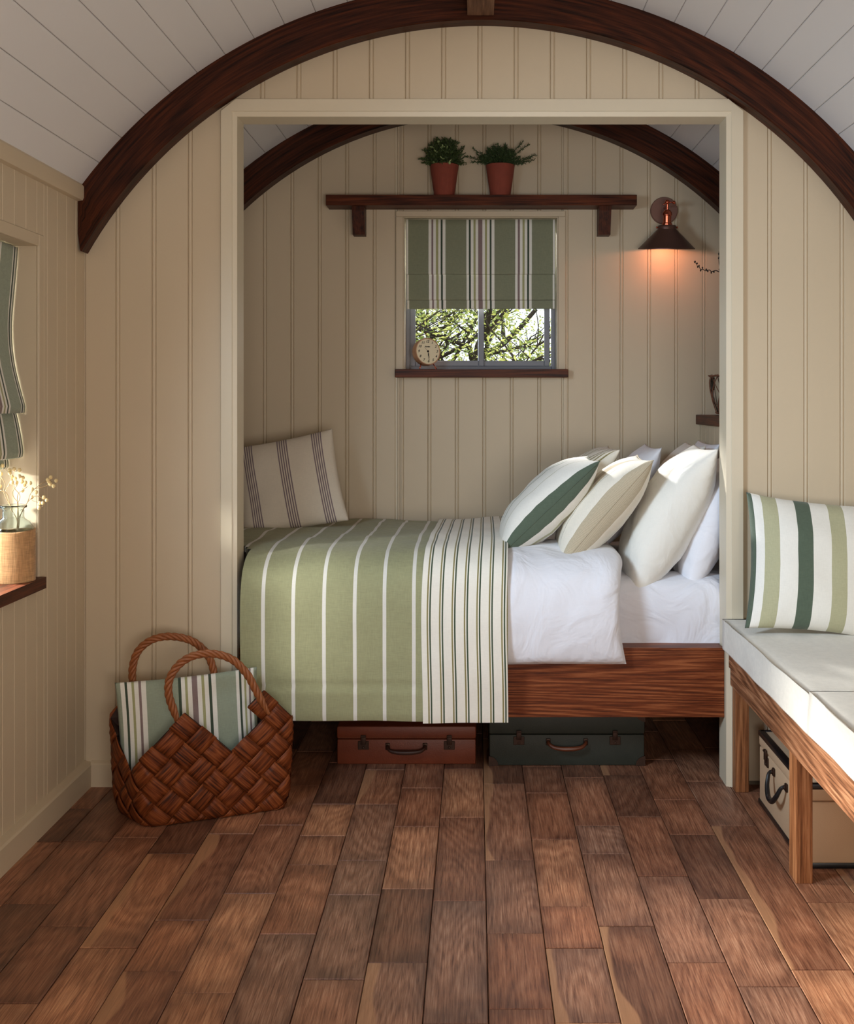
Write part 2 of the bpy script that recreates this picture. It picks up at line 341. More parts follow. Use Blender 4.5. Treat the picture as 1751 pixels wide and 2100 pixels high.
tag(MB().box(XL-.2, XR+.2, Y0-.1, Y0, 0, 3.5).build('wall_rear', M['paint']), 'plain cream wall behind the viewer', kind='structure')

# boards: strips with beaded edges
def board(name, parent, u0, u1, zb, zt, to3, mat, bead=True, th=.010):
    """u across, d recess; zb, zt functions of u; to3 maps (u, d, z)"""
    if bead:
        pr = [(u0-.0080, th), (u0-.0078, .0050), (u0-.0048, .0010), (u0, 0), (u0+.0048, .0010), (u0+.0078, .0050), (u0+.0112, 0)]
        n = max(1, int((u1-u0)/.04)); pr += [(u0+.0112+(u1-.0112-u0-.0112)*i/n, 0) for i in range(1, n)]
        pr += [(u1-.0112, 0), (u1-.0083, .0050), (u1-.0082, th)]
    else:
        pr = [(u0+.0004, th), (u0+.0004, .0016), (u0+.0026, 0), (u1-.0026, 0), (u1-.0004, .0016), (u1-.0004, th)]
    v = []; f = []
    for u, d in pr: v += [to3(u, d, zb(u)), to3(u, d, zt(u))]
    n = len(pr)
    for i in range(n-1): f.append((2*i, 2*i+2, 2*i+3, 2*i+1))
    return mesh(name, v, f, mat, parent)
k_ = lambda c: (lambda u: c)
# left wall with its window
WY0, WY1, WZ0, WZ1 = 2.75, 3.989, .944, 2.176
zl = ztop(XL)
mb = MB(); xb = XL-.010
for (a, b, c, d) in ((Y0, WY0, 0, zl), (WY1, 6.05, 0, zl), (WY0, WY1, 0, WZ0), (WY0, WY1, WZ1, zl)): mb.box(xb-.22, xb, a, b, c, d)
wl = tag(mb.build('wall_left', M['paint']), 'cream boarded left wall with window recess', kind='structure')
L3 = lambda u, d, z: (XL-d, u, z)
yy = 3.873-.0965*27
while yy < YW-.01:
    a, b = max(yy, .9), min(yy+.0965, YW)
    if b > WY0-.03 and a < WY1+.045:
        if b > WY1+.045:      # board beside the architrave
            board('wall_board', wl, WY1+.045, b, k_(.09), k_(2.42), L3, M['paint'], False); board('wall_board', wl, a, WY1+.045, k_(WZ1+.045), k_(2.42), L3, M['paint'], False)
            board('wall_board', wl, a, WY1+.045, k_(.09), k_(WZ0-.035), L3, M['paint'], False)
        else:
            board('wall_board', wl, a, b, k_(.09), k_(WZ0-.035), L3, M['paint'], False); board('wall_board', wl, a, b, k_(WZ1+.045), k_(2.42), L3, M['paint'], False)
    else: board('wall_board', wl, a, b, k_(.09), k_(2.42), L3, M['paint'], False)
    yy += .0965
MB().box(xb-.0, XL, Y0, .9, 0, zl).build('wall_panel', M['paint'], wl)
MB().box(xb, XL, YWB, YB, .0, zl).build('wall_panel', M['paint'], wl)
win = tag(MB().box(XL-.01, XL+.001, WY1, WY1+.045, WZ0-.035, WZ1+.045, .003).box(XL-.01, XL+.001, WY0-.045, WY1, WZ1, WZ1+.045, .003).box(XL-.01, XL+.001, WY0-.045, WY0, WZ0-.035, WZ1, .003).build('window_1', M['paint']), 'cream architrave and grey frame of the left wall window', kind='structure')
mb = MB(); fx0, fx1 = XL-.21, XL-.15
mb.box(fx0, fx1, WY0+.051, WY1-.051, WZ0, WZ0+.05, .004).box(fx0, fx1, WY0+.051, WY1-.051, WZ1-.05, WZ1, .004).box(fx0, fx1, WY0, WY0+.05, WZ0, WZ1, .004).box(fx0, fx1, WY1-.05, WY1, WZ0, WZ1, .004).box(fx0, fx1, 3.35, 3.39, WZ0+.051, WZ1-.051, .004)
mb.build('window_frame', M['grey_frame'], win)
MB().box(XL-.185, XL-.181, WY0+.05, 3.35, WZ0+.05, WZ1-.05).build('window_pane', M['glass'], win)
MB().box(XL-.185, XL-.181, 3.39, WY1-.05, WZ0+.05, WZ1-.05).build('window_pane', M['glass'], win)
sill = MB().prism([(XL-.16, WY0-.03), (-1.598, WY0-.03), (-1.598, WY1+.001), (XL+.002, WY1+.001), (XL+.002, WY1-.001), (XL-.16, WY1-.001)], 'z', WZ0-.041, WZ0+.001)
tag(sill.build('window_sill', M['beam_y'], None), 'dark stained wooden sill of the left wall window, holding the burlap jar', 'window sill')
# cornice and baseboards
mb = MB().prism([(XL, 2.415), (XL+.022, 2.418), (XL+.027, 2.43), (XL+.027, 2.474), (XL, 2.51)], 'y', Y0, YA-.002)
tag(auto_smooth(mb.build('trim_1', M['paint'])), 'cream cornice strip along the top of the left wall', kind='structure')
mb = MB().prism([(XR, 2.415), (XR-.022, 2.418), (XR-.027, 2.43), (XR-.027, 2.474), (XR, 2.51)], 'y', Y0, YA-.002)
tag(mb.build('trim_2', M['paint']), 'cream cornice strip along the top of the right wall', kind='structure')
mb = MB().prism([(XL, 0), (XL+.034, 0), (XL+.034, .092), (XL+.028, .099), (XL, .106)], 'y', Y0, YW)
tag(mb.build('baseboard_left', M['paint']), 'cream baseboard along the left wall', kind='structure')
mb = MB().prism([(YW, 0), (YW-.02, 0), (YW-.02, .092), (YW-.014, .099), (YW, .106)], 'x', XL+.03, -1.057)
tag(mb.build('baseboard_middle', M['paint']), 'short cream baseboard left of the alcove frame', kind='structure')
# right wall
wr = tag(MB().box(XR+.01, XR+.2, Y0, 6.05, 0, ztop(XR)).build('wall_right', M['paint']), 'cream boarded right wall behind the bench', kind='structure')
R3 = lambda u, d, z: (XR+d, u, z)
yy = 2.0
while yy < YW-.05: board('wall_board', wr, yy, min(yy+.1507, YW), k_(.0), k_(2.42), R3, M['paint']); yy += .1507
MB().box(XR, XR+.01, Y0, 2.0, 0, 2.45).build('wall_panel', M['paint'], wr); MB().box(XR, XR+.01, YWB, YB, 0, 2.45).build('wall_panel', M['paint'], wr)
# partition wall round the alcove
def arc_poly(x0, x1, zb, n=24):
    return [(x0, zb), (x1, zb)]+[(x1+(x0-x1)*i/n, ztop(x1+(x0-x1)*i/n)) for i in range(n+1)]
mb = MB().prism(arc_poly(XL-.01, FX0-.002, -.01), 'y', YW+.010, YWB).prism(arc_poly(FX1+.002, XR+.01, -.01), 'y', YW+.010, YWB).prism(arc_poly(FX0-.002, FX1+.002, FZ+.002), 'y', YW+.010, YWB)
wm = tag(mb.build('wall_middle', M['backing']), 'cream beadboard partition around the bed alcove', kind='structure')
T3 = lambda u, d, z: (u, YW+d, z)
per = .1507; ph = (984-975)*YW/F
k = -13
while True:
    a = ph+per*k; b = a+per; k += 1
    if a > XR: break
    if b < XL+.01: continue
    a, b = max(a, XL-.006), min(b, XR)
    if b-a < .03: continue
    def seg(a, b, zb, nm='wall_board'): board(nm, wm, a, b, k_(zb), lambda u: ztop(u, R-.004), T3, M['paint'])
    if b <= FX0-.05 or a >= FX1+.05: seg(a, b, .02)
    elif a < FX0-.05: seg(a, FX0-.035, .02); seg(FX0-.035+.001, b, FZ+.045) if b-FX0+.03 > .03 else None
    elif b > FX1+.05: seg(FX1+.035, b, .02); seg(a, FX1+.034, FZ+.045) if FX1+.03-a > .03 else None
    else: seg(a, b, FZ+.045)
# alcove frame: mitred casing with a moulded inner edge
ox0, ox1, oz = -1.056, 1.11, 2.8515
def casing():
    mb = MB()
    # profile runs outside->inside: (offset 0..1 outer->inner, y)
    rings = []
    for (t, y) in ((0, YW), (0, YF+.003), (.03, YF), (.70, YF), (.74, YF+.004), (1.0, YF+.010), (1.0, YWB)):
        x0 = ox0+(FX0-ox0)*t; x1 = ox1+(FX1-ox1)*t; z = oz+(FZ-oz)*t
        c = .050*(1-t)
        if t > .5: c = .0
        rings.append([(x0, y, 0), (x0, y, z-c), (x0+c*1.25, y, z), (x1-c*1.25, y, z), (x1, y, z-c), (x1, y, 0)])
    v = [p for r in rings for p in r]; f = []
    for i in range(len(rings)-1):
        for j in range(5): f.append((i*6+j, i*6+j+1, (i+1)*6+j+1, (i+1)*6+j))
    return mb.add(v, f)
cs = casing().build('door_1', M['frame_paint'], merge=1e-5); tag(cs, 'cream painted casing framing the bed alcove opening', kind='structure')
# far wall with its small window
BX0, BX1, BZ0, BZ1 = -.39, .447, 1.772, 2.604
xs = [XL-.01, BX0, BX1, XR+.01]
mb = MB().prism(arc_poly(xs[0], xs[1], -.01), 'y', YB+.010, YB+.17).prism(arc_poly(xs[2], xs[3], -.01), 'y', YB+.010, YB+.17).prism(arc_poly(BX0, BX1, BZ1), 'y', YB+.010, YB+.17).box(BX0, BX1, YB+.010, YB+.17, -.01, BZ0)
wb = tag(mb.build('wall_back', M['frame_paint']), 'cream beadboard end wall of the alcove with a small window', kind='structure')
B3 = lambda u, d, z: (u, YB+d, z)
per = 56.3*YB/F; ph = (993-975)*YB/F; k = -12
while True:
    a = ph+per*k; b = a+per; k += 1
    if a > XR: break
    if b < XL+.01: continue
    a, b = max(a, XL+.008), min(b, XR)
    if b-a < .03: continue
    top = lambda u: ztop(u, R-.004)
    ax0, ax1 = BX0-.046, BX1+.046
    if b <= ax0+.01 or a >= ax1-.01: board('wall_board', wb, a, b, k_(.0), top, B3, M['paint'])
    elif a < ax0: board('wall_board', wb, a, ax0+.004, k_(.0), top, B3, M['paint']); board('wall_board', wb, ax0+.014, b, k_(.0), k_(BZ0-.04), B3, M['paint']); board('wall_board', wb, ax0+.014, b, k_(BZ1+.037), top, B3, M['paint'])
    elif b > ax1:
        board('wall_board', wb, ax1-.004, b, k_(.0), top, B3, M['paint'])
        if ax1-.01-a > .03: board('wall_board', wb, a, ax1-.01, k_(.0), k_(BZ0-.04), B3, M['paint']); board('wall_board', wb, a, ax1-.01, k_(BZ1+.037), top, B3, M['paint'])
    else: board('wall_board', wb, a, b, k_(.0), k_(BZ0-.04), B3, M['paint']); board('wall_board', wb, a, b, k_(BZ1+.037), top, B3, M['paint'])
def ringframe(mb, x0, x1, z0, z1, w, ya, yb, b=.003, bottom=True):
    e = .0004
    mb.box(x0, x0+w, ya, yb, z0, z1, b).box(x1-w, x1, ya, yb, z0, z1, b).box(x0+w+e, x1-w-e, ya, yb, z1-w, z1, b)
    if bottom: mb.box(x0+w+e, x1-w-e, ya, yb, z0, z0+w, b)
    return mb
w2 = MB()
w2.box(BX0-.046, BX0-.0062, YB-.012, YB+.01, BZ0-.03, BZ1+.0058, .003).box(BX1+.0062, BX1+.046, YB-.012, YB+.01, BZ0-.03, BZ1+.0058, .003).box(BX0-.046, BX1+.046, YB-.012, YB+.01, BZ1+.006, BZ1+.037, .003)
w2.box(BX0-.006, BX0-.0002, YB-.007, YB+.02, BZ0-.03, BZ1-.0002, .002).box(BX1+.0002, BX1+.006, YB-.007, YB+.02, BZ0-.03, BZ1-.0002, .002).box(BX0-.006, BX1+.006, YB-.007, YB+.02, BZ1, BZ1+.0056, .002)
w2o = tag(w2.build('window_2', M['paint']), 'cream architrave of the small alcove window', kind='structure')
mb = MB()
ringframe(mb, BX0, BX1, BZ0, BZ1, .022, 6.0, 6.05)
mb.build('window_frame', M['grey_frame'], w2o)
x_l, x_m, x_r = BX0+.024, (986.5-975)*6.02/F, (1119-975)*6.02/F
mb = ringframe(MB(), x_l-.001, x_m+.016, BZ0+.0225, BZ1-.0225, .030, 6.004, 6.024); mb.build('window_sash', M['grey_frame'], w2o)
mb = ringframe(MB(), x_m-.018, BX1-.030, BZ0+.0225, BZ1-.0225, .030, 6.026, 6.046); mb.build('window_sash', M['grey_frame'], w2o)
MB().box(x_l+.03, x_m-.014, 6.012, 6.015, BZ0+.053, BZ1-.053).build('window_pane', M['glass'], w2o)
MB().box(x_m+.014, BX1-.062, 6.034, 6.037, BZ0+.053, BZ1-.053).build('window_pane', M['glass'], w2o)
s2 = MB().box(-.437, .503, 5.815, 5.885, 1.727, 1.772, .003).box(BX0, BX1, 5.88, 6.0, 1.735, 1.772)
tag(s2.build('window_sill', M['beam_x']), 'dark stained wooden sill under the small alcove window, holding the clock', 'window sill')
# vaulted ceiling
n = 60; a0 = math.radians(-58); mb = MB(); v = []; f = []
for i in range(n+1):
    t = a0+(-2*a0)*i/n
    for r in (R+.008, R+.06):
        for y in (Y0, 6.05): v.append((CX+r*math.sin(t), y, CZ+r*math.cos(t)))
for i in range(n):
    q = 4*i; f += [(q, q+1, q+5, q+4), (q+2, q+3, q+7, q+6), (q, q+2, q+6, q+4), (q+1, q+3, q+7, q+5)]
ce = tag(mb.add(v, f).build('ceiling', M['backing']), 'white boarded barrel vault ceiling', kind='structure')
da = math.radians(3.845)
for k in range(-15, 15):
    t0 = k*da-.0044; t1 = t0+da
    if min(abs(t0), abs(t1)) > math.radians(56.0): continue
    v = []; f = []
    g = .0007/R; c = .0035/R
    pr = [(t0+g, R+.0075), (t0+g, R+.003), (t0+c, R)]+[(t0+c+(t1-t0-2*c)*i/4, R) for i in range(1, 4)]+[(t1-c, R), (t1-g, R+.003), (t1-g, R+.0075)]
    for y0_, y1_ in ((.6, YB+.012),):
        for t, r in pr: v += [(CX+r*math.sin(t), y0_, CZ+r*math.cos(t)), (CX+r*math.sin(t), y1_, CZ+r*math.cos(t))]
    for i in range(len(pr)-1): f.append((2*i, 2*i+1, 2*i+3, 2*i+2))
    mesh('ceiling_board', v, f, M['white'], ce)
# curved beams
def arch(y0, y1, name, label, half):
    v = []; f = []; uv = []; n = 72
    for i in range(n+1):
        t = -half+2*half*i/n; 
        ro = R; ri = RIN
        c = .004
        xs_ = [(ri+c, y0), (ro, y0), (ro, y1), (ri+c, y1), (ri, y1-c), (ri, y0+c)]
        for r, y in xs_:
            x = CX+r*math.sin(t); z = CZ+r*math.cos(t)
            xl, xr = XL+.001, XR-.001
            if x < xl:
                x = xl; 
            if x > xr: x = xr
            v.append((x, y, z)); uv.append((t*R, r+y*1.3))
        if i:
            a, b = (i-1)*6, i*6
            f += [(a+j, a+(j+1) % 6, b+(j+1) % 6, b+j) for j in range(6)]
    f += [tuple(range(6)), tuple(n*6+j for j in range(6))]
    o = mesh(name, v, f, M['beam'], None, uv=uv); auto_smooth(o, .5)
    tag(o, label, 'beam', 'curved ceiling beams'); return o
tmax = math.asin((1.625+CX)/RIN)*.985
arch(YA, YW, 'arched_beam', 'large dark curved wooden beam arching over the alcove frame', tmax)
arch(5.79, YB, 'arched_beam', 'dark curved wooden beam on the end wall inside the alcove', tmax)
rb = MB().box(-.0335, .0745, .7, YA-.003, 3.172, ztop(0, R)-.004, .003)
tag(rb.build('ridge_beam', M['ridge']), 'lighter brown straight ridge beam meeting the top of the large arch', 'beam')
# boxed ledge at the head of the bed
bxo = tag(MB().box(1.239, XR, YWB, YB, 0, 1.468).build('wall_headboard', M['backing']), 'boarded boxing behind the pillows', kind='structure')
yy = YWB+.02
while yy < YB-.02:
    board('wall_board', bxo, yy, min(yy+.103, YB), k_(.0), k_(1.472), lambda u, d, z: (1.229+d, u, z), M['paint'], False); yy += .103
lg = MB().box(1.208, XR-.002, YWB+.002, YB-.002, 1.472, 1.524, .003)
tag(lg.build('ledge', M['beam_y']), 'brown wooden ledge at the right end of the alcove, under the twig lantern', 'ledge')
# outside
tag(MB().box(-30, 30, 6.2, 60, -.8, -.7).box(-30, -1.9, -20, 6.2, -.8, -.7).build('lawn', plain('lawn', (92, 112, 62), .9, var=.2)), 'green lawn outside the windows', kind='structure')
# ---------------------------------------------------------------- soft furnishings
def smooth_path(pts, n):
    pts = [Vector(p) for p in pts]; q = [2*pts[0]-pts[1]]+pts+[2*pts[-1]-pts[-2]]; out = []
    L = [0]
    for i in range(len(pts)-1): L.append(L[-1]+(pts[i+1]-pts[i]).length)
    for k in range(n+1):
        s = L[-1]*k/n; i = max(j for j in range(len(L)) if L[j] <= s+1e-9); i = min(i, len(pts)-2)
        t = (s-L[i])/(L[i+1]-L[i]); a, b, c, d = q[i], q[i+1], q[i+2], q[i+3]
        out.append(.5*((2*b)+(c-a)*t+(2*a-5*b+4*c-d)*t*t+(-a+3*b-3*c+d)*t**3))
    return out
def cuts(bounds, a, b, step):
    bs = sorted(set([a, b]+[x for x in bounds if a < x < b])); out = []
    for p, q in zip(bs[:-1], bs[1:]):
        n = max(1, int(round((q-p)/step)))
        out += [p+(q-p)*i/n for i in range(n)]
    return out+[b]
def stripe_at(stripes, x, default=0):
    for a, b, m in stripes:
        if a <= x <= b: return m
    return default
def drape(name, xs, path, mats, stripes=(), th=.012, puff=0.0, namp=.006, nfreq=3.5, off=0.0, seed=0, dip=None, keep=None, parent=None, edge=.05, xshift=None):
    """cloth laid over the bed: columns xs, path of (Y,Z) points from the hanging hem to the back"""
    n = len(path); nx = len(xs); V_ = []; cum = [0]
    for i in range(n-1): cum.append(cum[-1]+(path[i+1]-path[i]).length)
    nor = []
    for i in range(n):
        t = (path[min(i+1, n-1)]-path[max(i-1, 0)]).normalized(); nor.append(Vector((-t.y, t.x)))      # points outwards
    def pt(i, x, o):
        nn = namp*(noise.noise(Vector((x*nfreq, cum[i]*nfreq, seed)))+.5*noise.noise(Vector((x*nfreq*2.3, cum[i]*nfreq*2.3, seed+5))))
        e = min(x-xs[0], xs[-1]-x); ee = min(cum[i], cum[-1]-cum[i]+.2)
        p = puff*(1-(1-min(1, e/edge))**2.0)**.5*(1-(1-min(1, ee/edge))**2.0)**.5 if puff else 0
        d = dip(cum[i]) if dip else 0
        q = path[i]+nor[i]*(off+(nn+p+d+th if o else nn))
        return Vector((x+(xshift(x, cum[i]) if xshift else 0), q.x, q.y))
    for o in (1, 0):
        for i in range(n):
            for x in xs: V_.append(pt(i, x, o))
    f = []; mi = []; A = n*nx
    def ok(i, j): return keep is None or keep((xs[j]+xs[j+1])/2, path[i].x)
    for i in range(n-1):
        for j in range(nx-1):
            if not ok(i, j): continue
            m = stripe_at(stripes, (xs[j]+xs[j+1])/2); a = i*nx+j
            f += [(a, a+1, a+nx+1, a+nx), (A+a, A+a+nx, A+a+nx+1, A+a+1)]; mi += [m, m]
            if i == 0: f.append((a, A+a, A+a+1, a+1)); mi.append(m)
            if i == n-2: f.append((a+nx, a+nx+1, A+a+nx+1, A+a+nx)); mi.append(m)
            if j == 0 or not ok(i, j-1): f.append((a, a+nx, A+a+nx, A+a)); mi.append(m)
            if j == nx-2: f.append((a+1, A+a+1, A+a+nx+1, a+nx+1)); mi.append(m)
    o = mesh(name, V_, f, mats, parent, mi=mi, smooth=True); return auto_smooth(o, 1.1)
def cushion(name, c, U, V, W, Hh, T, mats, front=(), back=None, axis='u', seed=0, pinch=.09, parent=None, power=.5, pu=None, wr=.05, n=26, sag=0.0, line=None, dent=None):
    U = Vector(U).normalized(); V = Vector(V).normalized(); N_ = U.cross(V).normalized(); V = N_.cross(U); c = Vector(c)
    if back is None: back = front
    bs = [x*2-1 for s in list(front)+list(back) for x in s[:2]]
    base = [math.sin(PI/2*(2*i/n-1)) for i in range(n+1)]
    def grid(bnds):
        g = sorted(set([-1.0, 1.0]+[b for b in bnds if -1 < b < 1]))
        for x in base:
            if min(abs(x-y) for y in g) > .022: g.append(x)
        return sorted(g)
    gu = grid(bs if axis == 'u' else []); gv = grid(bs if axis == 'v' else [])
    def pt(u, v, s):
        x = u*(1-pinch*(1-v*v)*u*u); y = v*(1-pinch*(1-u*u)*v*v)
        h = max(0, 1-abs(u)**2.4)**(pu or power)*max(0, 1-abs(v)**2.4)**power
        nz = noise.noise(Vector((u*1.7+seed, v*1.7, s*3.0)))*.10+noise.noise(Vector((u*4+seed, v*4, s*7.0)))*wr
        # little gathers running in from the corners and edges
        ang = math.atan2(v, u); e = max(abs(u), abs(v))
        g = .018*math.sin(ang*26+seed)*max(0, e-.45)*(1-e)**.5*2
        z = s*T/2*h*(1+nz)+g*T*s*.9
        if line:                                # stitched lines pressed into the cloth
            for q in line:
                tt = (u if axis == 'u' else v)
                z -= s*.0035*math.exp(-((tt-(2*q-1))/.018)**2)
        if dent: z += dent(u, v, s)
        p = c+U*(x*W/2)+V*(y*Hh/2)+N_*z
        if sag: p.z -= sag*(u*u+v*v)*0.5
        return p
    vs = []; f = []; mi = []; nu, nv = len(gu), len(gv)
    for k, s in enumerate((1, -1)):
        st = front if s == 1 else back
        for v in gv:
            for u in gu: vs.append(pt(u, v, s))
        o_ = k*nu*nv
        for j in range(nv-1):
            for i in range(nu-1):
                a = o_+j*nu+i; q = (a, a+1, a+nu+1, a+nu); f.append(q if s == 1 else q[::-1])
                t = ((gu[i]+gu[i+1])/2+1)/2 if axis == 'u' else ((gv[j]+gv[j+1])/2+1)/2
                mi.append(stripe_at(st, t))
    uv = [((u+1)/2, (v+1)/2) for s in (1, -1) for v in gv for u in gu]
    o = mesh(name, vs, f, mats, parent, mi=mi, smooth=True, uv=uv, merge=2e-5)
    o['seam_pts'] = 0
    del o['seam_pts']
    return o
def seam(c, U, V, W, Hh, pinch, mat, parent, r=.0022, name='seam'):
    U = Vector(U).normalized(); V = Vector(V).normalized(); N_ = U.cross(V).normalized(); V = N_.cross(U); c = Vector(c); pts = []
    m = 20
    for side in range(4):
        for i in range(m):
            t = 2*i/m-1; u, v = [(t, -1), (1, t), (-t, 1), (-1, -t)][side]
            pts.append(c+U*(u*(1-pinch*(1-v*v)*u*u)*W/2)+V*(v*(1-pinch*(1-u*u)*v*v)*Hh/2))
    pts.append(pts[0]); return MB().tube(pts, r, 5).build(name, mat, parent, smooth=True)

# ---- bed
bed = empty('bed', (0, 4.5, 0), 'built-in dark oak bed with deep front rail inside the alcove', 'bed')
MB().box(FX0+.002, FX1-.001, 4.475, 4.515, .278, .568, .002).build('bed_rail', M['rail'], bed)
MB().box(XL+.02, 1.225, 4.58, YB-.02, .46, .555, .002).box(FX0+.004, FX1-.004, 4.515, 4.60, .52, .5665, .001).build('bed_base', M['rail'], bed)
for x in (-1.3, .6): MB().box(x-.03, x+.03, 5.60, 5.66, 0, .46, .002).build('leg', M['rail'], bed)
mt = MB().box(XL+.03, 1.222, 4.592, YB-.03, .557, .815, .05)
mo = mt.build('mattress', M['sheet']); auto_smooth(mo, 1.2); tag(mo, 'thick mattress under the white sheet on the bed', 'mattress')
# fitted sheet with soft folds over the front right of the mattress
pth = smooth_path([(4.580, .566), (4.584, .64), (4.580, .74), (4.600, .80), (4.67, .825), (4.9, .83), (5.4, .83), (5.83, .83)], 60)
sh = drape('bed_sheet', cuts([], .30, 1.218, .018), pth, [M['sheet']], th=.006, namp=.026, nfreq=2.6, seed=11)
tag(sh, 'white cotton sheet wrapping the mattress at the pillow end', 'sheet')
# duvet: turned back white cover
pth = smooth_path([(4.448, .512), (4.440, .60), (4.432, .75), (4.47, .855), (4.57, .905), (4.75, .915), (5.3, .905), (5.80, .89)], 80)
def dx(x, s):
    t = max(0, (x-.30)/.33); return -.03*t*math.sin(min(1, s/.45)*PI)-.012*t
dv = drape('duvet', cuts([], .085, .636, .014), pth, [M['linen']], th=.016, puff=.034, namp=.014, nfreq=4.2, seed=3, edge=.10, xshift=dx,
           keep=lambda x, y: x > -.90)
tag(dv, 'white duvet hanging over the bed rail beside the striped throw', 'duvet')
# coverlet
CS = [-1.365, -1.24, -1.115, -.990, -.868, -.745, -.619, -.493, -.372, -.252, -.128, -.005]
st = [(x-.0075, x+.0075, 1) for x in CS]
pth = smooth_path([(4.408, .288), (4.402, .44), (4.396, .62), (4.398, .77), (4.425, .87), (4.50, .925), (4.62, .95), (4.9, .955), (5.4, .945), (5.82, .93)], 110)
dipc = lambda s: -.0095*math.exp(-((s-.148)/.007)**2)+.003*math.exp(-((s-.12)/.03)**2)
cv = drape('coverlet', cuts([b for s in st for b in s[:2]], -1.52, .132, .02), pth, [M['f_cover'], M['f_coverline']], st, th=.014, namp=.014, nfreq=2.6, seed=20, dip=dipc,
           keep=lambda x, y: x > (-.962 if y < 4.57 else -.962-(y-4.57)*.55), puff=.008, edge=.04)
tag(cv, 'sage green coverlet with thin white stripes draped over the bed', 'bedspread')
# folded striped throw
st = []; x = -.205+.018
while x < .135:
    st += [(x, x+.0062, 2), (x+.0062, x+.0105, 0), (x+.0105, x+.0168, 1)]; x += .0505
def tx(x, s): return -.012*math.exp(-((s-.45)/.3)**2)+.016*(s/1.9)-.004
pth = smooth_path([(4.388, .285), (4.380, .44), (4.374, .62), (4.376, .77), (4.405, .885), (4.485, .948), (4.61, .975), (4.9, .98), (5.4, .97), (5.82, .955)], 110)
tr = drape('throw', cuts([b for s in st for b in s[:2]], -.209, .139, .02), pth, [M['f_throw'], M['f_throwdark'], M['f_throwolive']], st, th=.010, namp=.014, nfreq=2.6, seed=20, xshift=tx, puff=.003, edge=.02)
tag(tr, 'cream throw with thin green and olive lines folded across the coverlet', 'throw')
# ---- bed cushions and pillows
def lean(name, a, b, Y, depth, T, mats, label, cat='pillow', vdir=(0, 1, 0), **k):
    A, B = P(a[0], a[1], Y), P(b[0], b[1], Y); U = (B-A); W = U.length; V = Vector(vdir).normalized()
    pin = k.get('pinch', .07); c = (A+B)/2+V*depth/2; k.setdefault('pu', .72)
    o = cushion(name, c, U, V, W, depth, T, mats, **k)
    tag(o, label, cat, 'pillows and cushions on the bed'); return o, c, U, V, W
mg = [M['f_white'], M['f_bottle'], M['f_pale_olive'], M['f_cgreen']]
o, c, U, V, W = lean('cushion', (1026, 1139), (1230, 946), 4.60, .48, .23, mg, 'white cushion with a broad dark green stripe along its front edge', 'cushion',
    axis='v', front=[(0, .026, 1), (.20, .207, 2), (.40, .43, 3), (.50, .52, 3), (.75, .80, 1)], back=[(0, .030, 1), (.12, .18, 2), (.6, .7, 1)], seed=1.3, pinch=.06, power=.46)
seam(c, U, V, W, .48, .06, M['f_bottle'], o)
def herring():
    m = fabric('herringbone_cloth', (186, 174, 150), .05); nt = m.node_tree; N = nt.nodes; L = nt.links; b = N['Principled BSDF']
    old = b.inputs['Base Color'].links[0].from_socket
    tc = N.new('ShaderNodeTexCoord'); sp = N.new('ShaderNodeSeparateXYZ'); L.new(tc.outputs['UV'], sp.inputs[0])
    pp = N.new('ShaderNodeMath'); pp.operation = 'PINGPONG'; pp.inputs[1].default_value = .012; L.new(sp.outputs[1], pp.inputs[0])
    ad = N.new('ShaderNodeMath'); ad.operation = 'MULTIPLY_ADD'; ad.inputs[1].default_value = 1.0; L.new(pp.outputs[0], ad.inputs[0]); L.new(sp.outputs[0], ad.inputs[2])
    mu = N.new('ShaderNodeMath'); mu.operation = 'MULTIPLY'; mu.inputs[1].default_value = 560; L.new(ad.outputs[0], mu.inputs[0])
    sn = N.new('ShaderNodeMath'); sn.operation = 'SINE'; L.new(mu.outputs[0], sn.inputs[0])
    r = N.new('ShaderNodeMapRange'); r.inputs[1].default_value = -1; r.inputs[3].default_value = .86; r.inputs[4].default_value = 1.12; L.new(sn.outputs[0], r.inputs[0])
    mx = N.new('ShaderNodeMix'); mx.data_type = 'RGBA'; mx.blend_type = 'MULTIPLY'; mx.inputs[0].default_value = 1
    L.new(old, mx.inputs[6]); L.new(r.outputs[0], mx.inputs[7]); L.new(mx.outputs[2], b.inputs['Base Color']); return m
M['herring'] = herring()
M['dots'] = fabric('grey_stitch', (120, 118, 108), .3, weave=250)
o, c, U, V, W = lean('cushion', (1150, 1160), (1340, 944), 4.56, .46, .23, [M['f_cream'], M['herring'], M['dots']], 'cream cushion with a beige herringbone band along its front edge', 'cushion',
    axis='v', front=[(0, .045, 1), (.20, .204, 2), (.30, .42, 1)], back=[(0, .040, 1), (.2, .204, 2)], seed=2.7, pinch=.06, power=.46)
seam(c, U, V, W, .46, .06, M['herring'], o)
lines = []
for q in (.03, .08, .13, .18, .30, .35, .40, .45, .6, .65, .7, .75, .88, .93): lines.append((q, q+.018, 1))
lean('cushion', (1110, 1085), (1272, 922), 5.16, .46, .20, [M['f_cream'], M['f_throwolive']], 'cream cushion with many thin olive grey lines behind the green striped one', 'cushion', axis='v', front=lines, seed=4.2, pinch=.06)
kw = dict(pinch=.05, wr=.09)
lean('pillow', (1300, 1226), (1473, 920), 4.575, .50, .28, [M['pillow']], 'ivory white pillow standing behind the herringbone cushion', seed=5.1, power=.46, **kw)
lean('pillow', (1412, 1224), (1536, 940), 4.60, .48, .20, [M['linen']], 'white pillow nearest the right jamb, partly hidden by it', seed=6.4, power=.42, **kw)
lean('pillow', (1232, 1130), (1357, 918), 5.18, .50, .19, [M['linen']], 'white pillow in the rear row, behind the olive lined cushion', seed=7.7, **kw)
